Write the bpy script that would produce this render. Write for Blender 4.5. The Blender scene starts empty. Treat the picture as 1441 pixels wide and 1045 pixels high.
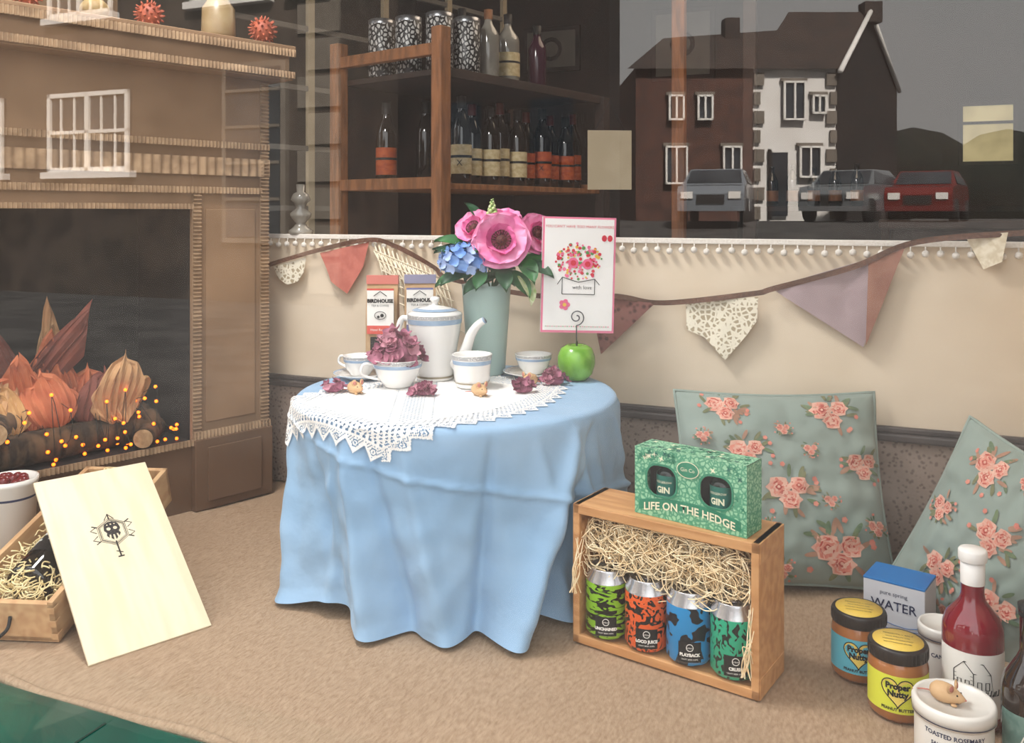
import bpy, bmesh, math, random
from mathutils import Vector, Matrix, noise
random.seed(7)
S=bpy.context.scene
S.view_settings.view_transform='Standard'
R_=math.radians
def lin(c):
    c/=255.0
    return c/12.92 if c<=.04045 else ((c+.055)/1.055)**2.4
def rgb(t): return (lin(t[0]),lin(t[1]),lin(t[2]),1)
H=.69
AL=math.atan(.42)
U=Vector((math.cos(AL),-math.sin(AL),0)); N=Vector((math.sin(AL),math.cos(AL),0))
def W(u,v,z=0): return U*u+N*v+Vector((0,0,z))
GV=.90
# ---------------------------------------------------------------- materials
def M(name,c,c2=None,rough=.6,metal=0,scale=30,bump=0,bscale=None,detail=4,stretch=(1,1,1),emit=0,trans=0,
      spec=.5,lo=.4,hi=.6,kind='noise',sheen=0,coat=0,dist=0,rnd=1.0,bdist=.004,rot=(0,0,0)):
    m=bpy.data.materials.new(name); m.use_nodes=True
    nt=m.node_tree; b=nt.nodes['Principled BSDF']
    b.inputs['Roughness'].default_value=rough; b.inputs['Metallic'].default_value=metal
    b.inputs['Specular IOR Level'].default_value=spec
    b.inputs['Transmission Weight'].default_value=trans
    b.inputs['Coat Weight'].default_value=coat
    b.inputs['Sheen Weight'].default_value=sheen
    b.inputs['Base Color'].default_value=rgb(c)
    tc=nt.nodes.new('ShaderNodeTexCoord'); mp=nt.nodes.new('ShaderNodeMapping'); mp.inputs['Scale'].default_value=stretch; mp.inputs['Rotation'].default_value=rot
    nt.links.new(tc.outputs['Object'],mp.inputs['Vector'])
    def tex(k,sc):
        if k=='noise':
            t=nt.nodes.new('ShaderNodeTexNoise'); t.inputs['Scale'].default_value=sc; t.inputs['Detail'].default_value=detail
            t.inputs['Distortion'].default_value=dist; o=t.outputs['Fac']
        elif k=='voronoi':
            t=nt.nodes.new('ShaderNodeTexVoronoi'); t.inputs['Scale'].default_value=sc; t.inputs['Randomness'].default_value=rnd; o=t.outputs['Distance']
        elif k=='edge':
            t=nt.nodes.new('ShaderNodeTexVoronoi'); t.feature='DISTANCE_TO_EDGE'; t.inputs['Scale'].default_value=sc; o=t.outputs['Distance']
        nt.links.new(mp.outputs['Vector'],t.inputs['Vector']); return o
    if c2 is not None:
        o=tex(kind,scale)
        r=nt.nodes.new('ShaderNodeValToRGB'); r.color_ramp.elements[0].position=lo; r.color_ramp.elements[1].position=hi
        r.color_ramp.elements[0].color=rgb(c); r.color_ramp.elements[1].color=rgb(c2)
        nt.links.new(o,r.inputs['Fac']); nt.links.new(r.outputs['Color'],b.inputs['Base Color'])
        if emit: nt.links.new(r.outputs['Color'],b.inputs['Emission Color'])
    if bump:
        o=tex('noise',bscale or scale); bn=nt.nodes.new('ShaderNodeBump'); bn.inputs['Strength'].default_value=bump
        bn.inputs['Distance'].default_value=bdist
        nt.links.new(o,bn.inputs['Height']); nt.links.new(bn.outputs['Normal'],b.inputs['Normal'])
    if emit:
        if c2 is None: b.inputs['Emission Color'].default_value=rgb(c)
        b.inputs['Emission Strength'].default_value=emit
    return m
# ---------------------------------------------------------------- primitives
def T(x=0,y=0,z=0,rx=0,ry=0,rz=0,s=1):
    sc=Matrix.Diagonal((s,s,s,1)) if not isinstance(s,tuple) else Matrix.Diagonal((*s,1))
    return Matrix.Translation((x,y,z))@Matrix.Rotation(rz,4,'Z')@Matrix.Rotation(ry,4,'Y')@Matrix.Rotation(rx,4,'X')@sc
class MB:
    def __init__(s): s.v=[];s.f=[];s.m=[];s.mats=[];s.sm=[]
    def add(s,vf,mat,mx=None,smooth=True):
        vs,fs=vf
        if mat not in s.mats: s.mats.append(mat)
        i=s.mats.index(mat); o=len(s.v)
        for p in vs: s.v.append(mx@Vector(p) if mx is not None else Vector(p))
        for f in fs: s.f.append([o+k for k in f]); s.m.append(i); s.sm.append(smooth)
    def box(s,x0,x1,y0,y1,z0,z1,mat,bev=.0,mx=None):
        t=Matrix.Translation(((x0+x1)/2,(y0+y1)/2,(z0+z1)/2))
        s.add(p_box(x1-x0,y1-y0,z1-z0,bev),mat,(mx@t) if mx is not None else t,False)
    def done(s,name,loc=(0,0,0),rot=(0,0,0),parent=None):
        me=bpy.data.meshes.new(name); me.from_pydata([tuple(p) for p in s.v],[],s.f)
        for m in s.mats: me.materials.append(m)
        me.polygons.foreach_set('material_index',s.m); me.polygons.foreach_set('use_smooth',s.sm)
        me.update()
        o=bpy.data.objects.new(name,me); S.collection.objects.link(o); o.location=loc; o.rotation_euler=rot
        if parent: o.parent=parent
        return o
def empty(name,loc=(0,0,0),rot=(0,0,0)):
    o=bpy.data.objects.new(name,None); S.collection.objects.link(o); o.location=loc; o.rotation_euler=rot; o.empty_display_size=.02; return o
def bm_out(bm):
    bm.verts.ensure_lookup_table()
    for i,v in enumerate(bm.verts): v.index=i
    r=([tuple(v.co) for v in bm.verts],[[v.index for v in f.verts] for f in bm.faces]); bm.free(); return r
def p_box(sx,sy,sz,bev=0):
    bm=bmesh.new(); bmesh.ops.create_cube(bm,size=1)
    for v in bm.verts: v.co=Vector((v.co.x*sx,v.co.y*sy,v.co.z*sz))
    if bev: bmesh.ops.bevel(bm,geom=bm.edges[:],offset=bev,segments=2,affect='EDGES',profile=.5)
    return bm_out(bm)
def p_sphere(r=1,seg=16,rings=10,s=(1,1,1)):
    bm=bmesh.new(); bmesh.ops.create_uvsphere(bm,u_segments=seg,v_segments=rings,radius=r)
    for v in bm.verts: v.co=Vector((v.co.x*s[0],v.co.y*s[1],v.co.z*s[2]))
    return bm_out(bm)
def p_ico(r,sub=1):
    bm=bmesh.new(); bmesh.ops.create_icosphere(bm,subdivisions=sub,radius=r); return bm_out(bm)
def p_lathe(prof,seg=40,a0=0,a1=2*math.pi):
    full=abs(a1-a0-2*math.pi)<1e-6; n=seg if full else seg+1
    vs=[];fs=[]
    for r,z in prof:
        for i in range(n):
            a=a0+(a1-a0)*i/seg; vs.append((r*math.cos(a),r*math.sin(a),z))
    for j in range(len(prof)-1):
        for i in range(seg):
            k=(i+1)%n if full else i+1
            fs.append([j*n+i,j*n+k,(j+1)*n+k,(j+1)*n+i])
    return vs,fs
def p_patch(r,a,z0,z1,c=0,seg=16):
    return p_lathe([(r,z0),(r,z1)],seg,-math.pi/2+c-a,-math.pi/2+c+a)
def smooth(pts,n=8,closed=False):
    pts=[Vector(p) for p in pts]; out=[]; L=len(pts); rng=range(L if closed else L-1)
    for i in rng:
        g=lambda k: pts[k%L] if closed else pts[max(0,min(L-1,k))]
        a,b,c,d=g(i-1),g(i),g(i+1),g(i+2)
        for j in range(n):
            t=j/n; out.append(.5*((2*b)+(c-a)*t+(2*a-5*b+4*c-d)*t*t+(3*b-a-3*c+d)*t**3))
    if not closed: out.append(pts[-1])
    return out
def p_sweep(pts,rad,seg=10,cap=True,flat=1.0):
    pts=[Vector(p) for p in pts]; n=len(pts); vs=[];fs=[]; up=None
    for i,p in enumerate(pts):
        t=(pts[min(i+1,n-1)]-pts[max(i-1,0)]).normalized()
        if up is None:
            up=Vector((0,0,1)) if abs(t.z)<.9 else Vector((1,0,0))
        s=t.cross(up).normalized(); up=s.cross(t).normalized()
        r=rad(i/(n-1)) if callable(rad) else rad
        for k in range(seg):
            a=2*math.pi*k/seg; vs.append(tuple(p+s*math.cos(a)*r+up*math.sin(a)*r*flat))
    for i in range(n-1):
        for k in range(seg):
            q=(k+1)%seg; fs.append([i*seg+k,i*seg+q,(i+1)*seg+q,(i+1)*seg+k])
    if cap: fs.append(list(range(seg))[::-1]); fs.append([(n-1)*seg+k for k in range(seg)])
    return vs,fs
_tc={}
def text2d(txt,size,align='CENTER',bold=0):
    k=(txt,size,align,bold)
    if k in _tc: return _tc[k]
    cu=bpy.data.curves.new('t','FONT'); cu.body=txt; cu.size=size; cu.align_x=align; cu.align_y='CENTER'; cu.offset=bold; cu.resolution_u=2
    o=bpy.data.objects.new('t',cu); S.collection.objects.link(o)
    dg=bpy.context.evaluated_depsgraph_get(); dg.update()
    me=bpy.data.meshes.new_from_object(o.evaluated_get(dg))
    r=([tuple(v.co) for v in me.vertices],[list(p.vertices) for p in me.polygons])
    bpy.data.objects.remove(o); bpy.data.curves.remove(cu); bpy.data.meshes.remove(me); _tc[k]=r; return r
def p_text(txt,size,fn,bold=0):
    v,f=text2d(txt,size,'CENTER',bold); return [fn(x,y) for x,y,z in v],f
def wrap(r,z0,c=0): return lambda x,y:(r*math.sin(c+x/r),-r*math.cos(c+x/r),z0+y)
def onf(x0,y0,z0): return lambda x,y:(x0+x,y0,z0+y)
def p_poly(outer,holes=[],th=.001):
    cu=bpy.data.curves.new('p','CURVE'); cu.dimensions='2D'; cu.fill_mode='BOTH'; cu.extrude=th/2
    for o_ in [outer]+list(holes):
        sp=cu.splines.new('POLY'); sp.points.add(len(o_)-1)
        for i,(x,y) in enumerate(o_): sp.points[i].co=(x,y,0,1)
        sp.use_cyclic_u=True
    o=bpy.data.objects.new('p',cu); S.collection.objects.link(o)
    dg=bpy.context.evaluated_depsgraph_get(); dg.update()
    me=bpy.data.meshes.new_from_object(o.evaluated_get(dg))
    r=([(v.co.x,-v.co.z,v.co.y) for v in me.vertices],[list(p.vertices) for p in me.polygons])
    bpy.data.objects.remove(o); bpy.data.curves.remove(cu); bpy.data.meshes.remove(me); return r
def circ(cx,cy,r,n=20,ry=None): return [(cx+r*math.cos(2*math.pi*i/n),cy+(ry or r)*math.sin(2*math.pi*i/n)) for i in range(n)]
def rrect(x0,x1,y0,y1,r,n=5):
    o=[]
    for cx,cy,a in ((x1-r,y1-r,0),(x0+r,y1-r,90),(x0+r,y0+r,180),(x1-r,y0+r,270)):
        for i in range(n+1):
            t=R_(a+90*i/n); o.append((cx+r*math.cos(t),cy+r*math.sin(t)))
    return o
def p_petal(L,w,curl=.3,cup=.2,nu=6,nv=4,tip=1.0,ruf=0):
    vs=[];fs=[]
    for i in range(nu+1):
        u=i/nu; ww=w*(math.sin(math.pi*min(1,u*.93+.07)**tip))**.75
        for j in range(nv+1):
            v=j/nv*2-1
            vs.append((L*u*math.cos(curl*u), v*ww*.5, L*math.sin(curl*u)*u+cup*w*v*v*u+ruf*math.sin(v*7+u*5)*u))
    for i in range(nu):
        for j in range(nv): a=i*(nv+1)+j; fs.append([a,a+1,a+nv+2,a+nv+1])
    return vs,fs
def p_grid(nx,ny,fn):
    vs=[fn(i/nx,j/ny) for j in range(ny+1) for i in range(nx+1)]
    fs=[[j*(nx+1)+i,j*(nx+1)+i+1,(j+1)*(nx+1)+i+1,(j+1)*(nx+1)+i] for j in range(ny) for i in range(nx)]
    return vs,fs
def orient(pos,nrm,roll=0,s=1):
    z=Vector(nrm).normalized(); q=z.to_track_quat('Z','Y').to_matrix().to_4x4()
    return Matrix.Translation(pos)@q@Matrix.Rotation(roll,4,'Z')@Matrix.Diagonal((s,s,s,1))
def strands(name,n,fn,r,mat,parent=None,loc=(0,0,0),rot=(0,0,0)):
    cu=bpy.data.curves.new(name,'CURVE'); cu.dimensions='3D'; cu.bevel_depth=r; cu.bevel_resolution=0; cu.resolution_u=4
    for i in range(n):
        pts=fn(); sp=cu.splines.new('NURBS'); sp.points.add(len(pts)-1); sp.order_u=3; sp.use_endpoint_u=True
        for k,p in enumerate(pts): sp.points[k].co=(*p,1)
    cu.materials.append(mat)
    o=bpy.data.objects.new(name,cu); S.collection.objects.link(o); o.location=loc; o.rotation_euler=rot
    if parent: o.parent=parent
    return o
def uvbox(name,u0,u1,v0,v1,z0,z1,mat,bev=0):
    m=MB(); m.box(u0,u1,v0,v1,z0,z1,mat,bev); return m.done(name,(0,0,0),(0,0,-AL))
# ---------------------------------------------------------------- room shell
burlap=M('burlap',(182,156,130),(150,124,100),rough=.95,scale=240,bump=.4,bscale=420,detail=6,stretch=(1,.35,1),spec=.1,lo=.3,hi=.75)
wallc=M('wall_fabric',(228,212,190),(216,198,174),rough=.9,scale=3,detail=3,bump=.3,bscale=5,bdist=.02,spec=.1)
skirt=M('patterned_skirting',(116,98,88),(148,130,118),rough=.8,scale=110,kind='voronoi',lo=.25,hi=.4)
railm=M('rail_grey',(60,54,54),(72,64,62),rough=.5,scale=20)
green=M('green_gloss_paint',(6,66,54),(10,84,68),rough=.25,scale=6,coat=.3)
greend=M('green_paint_dark',(4,40,34),(6,50,44),rough=.35,scale=6)
shopw=M('shop_wall_dark',(60,44,36),(46,34,28),rough=.9,scale=3)
shopl=M('shop_wall_grey',(128,122,112),(112,106,98),rough=.9,scale=4)
shopc=M('ceiling_paint',(110,100,90),(100,92,84),rough=.9,scale=4)
shopf=M('floor_boards',(70,50,36),(54,38,28),rough=.7,scale=8,stretch=(1,8,1))
brickm=M('facade_brick',(104,66,52),(80,50,40),rough=.9,scale=6)
def ff(a,b):
    u=-2.05+a*2.3; v=.925+b*.98
    z=.004*noise.noise(Vector((u*3,v*3,0)))*min(1,b*8)+.0016*noise.noise(Vector((u*11,v*11,3)))
    if b<.03: z=-.008*(1-b/.03)+.003*math.sin(u*9)*(1-b/.03)
    return (u,v,z-.003)
mb=MB(); mb.add(p_grid(160,80,ff),burlap); mb.box(-2.05,.25,.93,1.9,-.10,-.02,burlap)
mb.add(p_sweep([(-2.05+i*.04,.928+.003*math.sin(i*1.3),-.008+.003*math.sin(i*.7)) for i in range(58)],.008,10),burlap)
mb.done('floor',rot=(0,0,-AL))
uvbox('wall_right',.262,.285,.92,1.90,-.1,.635,wallc)
def wf_(a,b): return (-2.05+a*2.3,1.898-.003*abs(noise.noise(Vector((a*14,b*2,1)))),.0+b*.635)
mb=MB(); mb.box(-2.05,.285,1.90,1.93,-.1,.635,wallc); mb.add(p_grid(120,14,wf_),wallc); mb.done('wall_back',rot=(0,0,-AL))
uvbox('wall_left',-2.08,-2.05,.92,1.93,-.1,2.1,M('wall_left_paint',(150,120,90),(140,112,84),scale=4))
mb=MB(); mb.box(-2.05,.262,1.886,1.894,0,.245,skirt); mb.done('baseboard_back',rot=(0,0,-AL))
mb=MB(); mb.box(-2.05,.262,1.874,1.894,.246,.262,railm,.004); mb.box(-2.05,.262,1.880,1.894,.262,.274,railm,.003); mb.done('trim_1',rot=(0,0,-AL))
mb=MB(); mb.box(.256,.262,.95,1.87,0,.245,skirt); mb.done('baseboard_right',rot=(0,0,-AL))
uvbox('wall_far',-3.2,2.6,5.6,5.7,-.7,2.3,shopw)
uvbox('wall_shop_left',-3.2,-3.1,1.9,5.6,-.7,2.3,shopl)
uvbox('wall_shop_right',2.5,2.6,.9,5.6,-.7,2.3,shopw)
uvbox('floor_shop',-3.2,2.6,1.94,5.6,-.8,-.7,shopf)
uvbox('ceiling',-3.2,2.6,.86,5.7,2.3,2.4,shopc)
uvbox('wall_facade_left',-3.2,-2.1,.84,.96,-.8,2.3,brickm)
uvbox('wall_facade_right',.29,2.6,.84,.96,-.8,2.3,brickm)
uvbox('wall_facade_top',-3.3,2.7,.80,.96,2.05,2.9,greend)
mb=MB()
mb.box(-2.1,.3,.80,.922,-.05,-.004,green,.005)
mb.box(-2.1,.3,.74,.81,-.09,-.035,green,.006)
mb.box(-2.1,.3,.79,.9,-.8,-.08,greend)
for x in (-1.93,-1.5,-.98,-.54,-.06): mb.box(x,x+.004,.735,.9,-.115,-.003,greend)
mb.box(-2.12,-2.06,.86,.95,-.02,2.06,green,.006); mb.box(.262,.32,.86,.95,-.02,2.06,green,.006)
mb.box(-2.12,.32,.86,.95,2.0,2.06,green,.006)
mb.done('trim_2',rot=(0,0,-AL))
gm=bpy.data.materials.new('window_glass'); gm.use_nodes=True; nt=gm.node_tree; nt.nodes.clear()
o=nt.nodes.new('ShaderNodeOutputMaterial'); mx=nt.nodes.new('ShaderNodeMixShader'); mx2=nt.nodes.new('ShaderNodeMixShader'); tr=nt.nodes.new('ShaderNodeBsdfTransparent'); gl=nt.nodes.new('ShaderNodeBsdfGlossy'); df=nt.nodes.new('ShaderNodeBsdfDiffuse')
gl.inputs['Roughness'].default_value=0.0; gl.inputs['Color'].default_value=(1,.95,.90,1); tr.inputs['Color'].default_value=(.98,.98,.975,1); df.inputs['Color'].default_value=(.8,.78,.75,1)
mx.inputs[0].default_value=.080
ng=nt.nodes.new('ShaderNodeTexNoise'); ng.inputs['Scale'].default_value=2.2; ng.inputs['Detail'].default_value=3; tcg=nt.nodes.new('ShaderNodeTexCoord'); mg=nt.nodes.new('ShaderNodeMath'); mg.operation='MULTIPLY'; mg.inputs[1].default_value=.026
nt.links.new(tcg.outputs['Object'],ng.inputs['Vector']); nt.links.new(ng.outputs['Fac'],mg.inputs[0]); nt.links.new(mg.outputs[0],mx2.inputs[0])
nt.links.new(tr.outputs[0],mx.inputs[1]); nt.links.new(gl.outputs[0],mx.inputs[2]); nt.links.new(mx.outputs[0],mx2.inputs[1]); nt.links.new(df.outputs[0],mx2.inputs[2]); nt.links.new(mx2.outputs[0],o.inputs[0])
mb=MB(); mb.add(([(-2.06,GV,-.004),(.262,GV,-.004),(.262,GV,2.0),(-2.06,GV,2.0)],[[0,1,2,3]]),gm,None,False); mb.done('window_1',rot=(0,0,-AL))
# ---------------------------------------------------------------- outside street (seen reflected in the pane)
asph=M('asphalt',(80,78,76),(62,60,59),rough=.9,scale=2)
pave=M('paving',(110,104,98),(96,90,84),rough=.9,scale=3)
stone=M('stone_wall',(78,67,58),(60,51,44),rough=.9,scale=2.2)
red=M('red_brick',(92,62,52),(72,50,43),rough=.9,scale=3)
dkb=M('dark_brick',(44,36,33),(34,29,26),rough=.9,scale=3)
white=M('white_render',(240,238,234),(228,225,220),rough=.8,scale=1)
slate=M('slate_roof',(62,50,44),(50,41,36),rough=.8,scale=2)
wg=M('house_window',(36,42,48),(60,66,72),rough=.2,scale=1)
wf=M('white_frame',(244,242,238),(236,234,228),rough=.5,scale=1)
leafd=M('tree_dark',(30,34,24),(20,25,17),rough=.9,scale=2)
def gf(a,b):
    v=.79-b*60; u=-50+a*100
    z=-.8
    if v<-14: z=-.8+1.25*min(1,(-14-v)/9)
    return (u,v,z)
mb=MB(); mb.add(p_grid(10,120,gf),asph,None,False); mb.done('ground_street',rot=(0,0,-AL))
mb=MB(); mb.box(-30,20,-1.6,.78,-.8,-.74,pave); mb.done('pavement',rot=(0,0,-AL))
mb=MB(); mb.box(-30,-8,-12,-10.2,-.8,7,stone)
mb.box(-30,-7.9,-12.2,-10.1,6.9,7.3,slate)
def sash(m,u0,u1,z0,z1,v,nu=3):
    m.box(u0,u1,v,v+.05,z0,z1,wg)
    t=.08
    for a,b,c,d in ((u0,u1,z0,z0+t),(u0,u1,z1-t,z1),(u0,u0+t,z0,z1),(u1-t,u1,z0,z1),(u0,u1,(z0+z1)/2-.03,(z0+z1)/2+.03),((u0+u1)/2-.05,(u0+u1)/2+.05,z0,z1)):
        m.box(a,b,v+.04,v+.1,c,d,wf)
    for i in range(1,nu*2):
        x=u0+(u1-u0)*i/(nu*2); m.box(x-.018,x+.018,v+.04,v+.08,z0,z1,wf)
    m.box(u0-.1,u1+.1,v,v+.16,z0-.12,z0,white)
for u0 in (-14.4,-17.6,-20.8): sash(mb,u0,u0+2.0,1.45,2.9,-10.2)
for u0 in (-14.4,-17.6,-11.0,-20.8,-8.9): sash(mb,u0,u0+(1.6 if u0<-9 else .7),4.3,5.9,-10.2)
qs=M('quoin_stone',(120,112,102),(106,98,88),scale=2)
for i in range(12): mb.box(-8.6-.2*(i%2),-8.0,-10.2,-10.15,-.6+i*.6,-.6+i*.6+.5,qs)
mb.box(-10.3,-9.0,-10.2,-10.1,.2,3.2,qs); mb.box(-10.2,-9.1,-10.12,-10.08,.3,3.1,wg)
for i in range(4): mb.box(-10.2,-9.1,-10.1,-10.05,.9+i*.6,.95+i*.6,qs)
mb.done('terraced_building',rot=(0,0,-AL))
mb=MB(); mb.box(-12.8,-5.4,-17.2,-16.4,-.8,9,dkb); mb.box(-12.9,-5.3,-17.3,-16.3,9,9.4,slate)
for i in range(3): mb.box(-11.6+i*2.2,-10.6+i*2.2,-16.4,-16.35,1.8,3.2,wg)
mb.done('brick_building',rot=(0,0,-AL))
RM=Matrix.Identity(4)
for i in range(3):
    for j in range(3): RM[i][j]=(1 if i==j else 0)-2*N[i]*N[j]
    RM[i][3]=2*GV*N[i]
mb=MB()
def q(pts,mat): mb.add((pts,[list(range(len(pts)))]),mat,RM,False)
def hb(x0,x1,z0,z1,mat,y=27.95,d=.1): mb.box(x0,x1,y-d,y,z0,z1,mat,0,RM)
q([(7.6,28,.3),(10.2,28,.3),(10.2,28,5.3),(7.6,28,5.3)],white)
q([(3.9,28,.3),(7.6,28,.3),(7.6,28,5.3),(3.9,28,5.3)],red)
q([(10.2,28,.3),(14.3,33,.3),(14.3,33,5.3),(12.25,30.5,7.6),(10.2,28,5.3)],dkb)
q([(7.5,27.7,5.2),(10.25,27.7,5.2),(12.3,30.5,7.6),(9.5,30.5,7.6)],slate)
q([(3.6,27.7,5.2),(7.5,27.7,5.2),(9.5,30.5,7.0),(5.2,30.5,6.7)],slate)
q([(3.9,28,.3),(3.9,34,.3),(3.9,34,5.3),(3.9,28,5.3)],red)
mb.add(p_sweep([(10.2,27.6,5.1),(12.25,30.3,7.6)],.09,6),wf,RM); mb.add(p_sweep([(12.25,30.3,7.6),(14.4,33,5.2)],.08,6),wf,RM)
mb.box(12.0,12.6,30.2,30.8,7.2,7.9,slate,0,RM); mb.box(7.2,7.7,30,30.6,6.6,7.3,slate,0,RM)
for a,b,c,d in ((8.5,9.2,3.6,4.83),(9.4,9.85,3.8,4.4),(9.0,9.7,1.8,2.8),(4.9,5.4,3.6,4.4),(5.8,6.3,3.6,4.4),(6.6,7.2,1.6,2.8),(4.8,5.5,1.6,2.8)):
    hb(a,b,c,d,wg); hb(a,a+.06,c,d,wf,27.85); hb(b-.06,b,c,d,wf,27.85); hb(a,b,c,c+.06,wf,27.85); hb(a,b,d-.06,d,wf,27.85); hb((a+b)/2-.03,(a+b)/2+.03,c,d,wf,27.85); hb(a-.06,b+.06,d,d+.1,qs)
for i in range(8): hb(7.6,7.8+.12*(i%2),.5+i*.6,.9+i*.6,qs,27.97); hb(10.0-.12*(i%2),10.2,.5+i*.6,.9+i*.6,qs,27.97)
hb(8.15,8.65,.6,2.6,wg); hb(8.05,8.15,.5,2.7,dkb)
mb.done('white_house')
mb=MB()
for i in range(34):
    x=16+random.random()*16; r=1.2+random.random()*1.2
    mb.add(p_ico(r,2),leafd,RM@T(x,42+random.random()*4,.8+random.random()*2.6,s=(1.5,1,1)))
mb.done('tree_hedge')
tyre=M('tyre',(20,20,20))
def car(name,x,y,col,rz):
    m=MB(); cm=M('car_paint_'+name,col,rough=.25,coat=.5)
    prof=[(-2,.3),(-2.05,.75),(-1.9,.95),(-1.1,1.02),(-.5,1.45),(1.0,1.47),(1.75,1.05),(2.0,.95),(2.02,.4),(1.9,.3)]
    v=[(px,-.85*(1 if pz<1.1 else .8),pz) for px,pz in prof]+[(px,.85*(1 if pz<1.1 else .8),pz) for px,pz in prof]
    n=len(prof); f=[list(range(n)),list(range(n,2*n))[::-1]]+[[i,(i+1)%n,n+(i+1)%n,n+i] for i in range(n)]
    X=RM@T(x,y,.45,rz=rz); m.add((v,f),cm,X,False)
    m.add(([(-1.08,-.72,1.06),(-1.08,.72,1.06),(-.58,.66,1.42),(-.58,-.66,1.42)],[[0,1,2,3]]),wg,X,False)
    for sy in (-1,1): m.add(([(-.9,sy*.86,1.06),(1.5,sy*.86,1.06),(.95,sy*.70,1.4),(-.5,sy*.70,1.4)],[[0,1,2,3]]),wg,X,False)
    for px in (-1.3,1.3):
        for sy in (-.8,.8): m.add(p_lathe([(.0001,-.1),(.32,-.1),(.32,.1),(.0001,.1)],16),tyre,X@T(px,sy,.32,rx=math.pi/2))
    for sy in (-.6,.6): m.box(-2.08,-2.0,sy-.15,sy+.15,.62,.8,wf,0,X)
    m.box(-2.07,-2.0,-.35,.35,.5,.72,tyre,0,X)
    return m.done('car')
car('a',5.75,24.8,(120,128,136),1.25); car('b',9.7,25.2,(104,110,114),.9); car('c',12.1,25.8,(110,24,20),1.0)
# ---------------------------------------------------------------- shop interior
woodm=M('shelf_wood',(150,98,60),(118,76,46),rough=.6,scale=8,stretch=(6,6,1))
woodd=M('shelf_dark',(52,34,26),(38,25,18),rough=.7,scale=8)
def bottle_prof(h,r,nk=.014,sh=.62):
    return [(0.0001,0),(r*.9,0),(r,.006),(r,h*sh),(r*.9,h*(sh+.06)),(nk*1.3,h*(sh+.17)),(nk,h*(sh+.22)),(nk,h*.97),(nk*1.15,h*.97),(nk*1.15,h),(0.0001,h)]
gdark=M('bottle_dark_glass',(22,16,12),rough=.08,coat=.5); gclear=M('bottle_clear_glass',(120,116,108),(150,146,136),rough=.08,scale=10,coat=.5)
labc=M('label_cream',(206,190,150),(186,166,124),rough=.7,scale=60); laboj=M('label_orange',(176,82,34),(150,60,24),rough=.7,scale=60); capr=M('capsule_red',(90,24,20),rough=.4)
inkb=M('black_ink',(18,16,16),rough=.6)
g=MB(); L=.98
for x in (0,L):
    zt=1.30 if x==0 else 1.168
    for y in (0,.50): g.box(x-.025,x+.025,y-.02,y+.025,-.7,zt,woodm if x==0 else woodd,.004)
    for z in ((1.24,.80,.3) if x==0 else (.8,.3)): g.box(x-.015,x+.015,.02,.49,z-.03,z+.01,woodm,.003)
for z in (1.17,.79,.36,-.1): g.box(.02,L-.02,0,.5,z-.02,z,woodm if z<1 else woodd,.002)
g.box(0,L,-.005,.01,1.14,1.172,woodd,.002)
g.box(.0,L,.49,.50,-.6,1.15,woodd)
g.done('shelving_unit',(-.23,2.9,0),(0,0,R_(51.9)))
SM=Matrix.Translation((-.23,2.9,0))@Matrix.Rotation(R_(51.9),4,'Z')
def shop_bottle(name,x,y,z,h,r,glass,lab,cap,txt=None):
    m=MB(); m.add(p_lathe(bottle_prof(h,r),24),glass)
    if lab: m.add(p_lathe([(r+.001,h*.12),(r+.001,h*.45)],24),lab); m.add(p_lathe([(r+.0015,h*.30),(r+.0015,h*.33)],24),inkb)
    m.add(p_lathe([(.016,h*.86),(.0165,h),(.0001,h+.001)],16),cap)
    if txt: m.add(p_text(txt,.03,wrap(r+.002,h*.24,-.3)),inkb)
    p=SM@Vector((x,y,z)); m.done(name,p,(0,0,R_(10)))
for i,x in enumerate([.20,.28,.36,.44,.52,.60,.68,.76,.84,.92]):
    shop_bottle('wine_bottle',x,.09+.02*(i%2),.79,.29+.02*(i%3==0),.036,gdark,labc if i<5 else laboj,capr if i%2 else inkb,'X' if i%3==0 else None)
for i,x in enumerate([.24,.36,.48,.60,.72,.84]):
    shop_bottle('wine_bottle',x,.30,.79,.31,.037,gdark,labc if i%2 else None,inkb)
shop_bottle('wine_bottle',.06,.32,.79,.29,.036,gdark,laboj,inkb)
zeb=M('zebra_tin',(24,24,26),(196,196,194),rough=.4,scale=80,kind='edge',lo=.14,hi=.2,stretch=(1,1,.7))
met=M('brushed_metal',(170,172,176),(150,152,156),rough=.3,metal=.9,scale=40)
for x,y in ((.075,.36),(.10,.25),(.12,.12),(.24,.10)):
    m=MB(); m.add(p_lathe([(.0001,0),(.046,0),(.047,.004),(.047,.2),(.044,.204),(.044,.208),(.0001,.208)],28),zeb)
    m.add(p_lathe([(.0475,.19),(.0475,.205),(.042,.209),(.0001,.209)],28),met); m.done('patterned_tin',SM@Vector((x,y,1.1725)))
shop_bottle('spirit_bottle',.36,.10,1.1725,.26,.040,gclear,None,woodm); shop_bottle('spirit_bottle',.50,.12,1.1725,.27,.045,gclear,labc,inkb)
shop_bottle('spirit_bottle',.42,.28,1.1725,.30,.036,gdark,None,inkb); shop_bottle('spirit_bottle',.66,.10,1.1725,.25,.036,M('bottle_purple',(58,20,40),rough=.1),None,inkb)
cardm=M('plain_card',(186,170,142),(176,160,132),rough=.8,scale=10)
m=MB(); m.box(-.075,.075,0,.004,-.2,0,cardm); m.add(p_sweep([(-.05,0,0),(0,0,.1),(.05,0,0)],.002,6),inkb); m.done('hanging_price_card',(.33,3.0,.97),(0,0,R_(5)))
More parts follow.
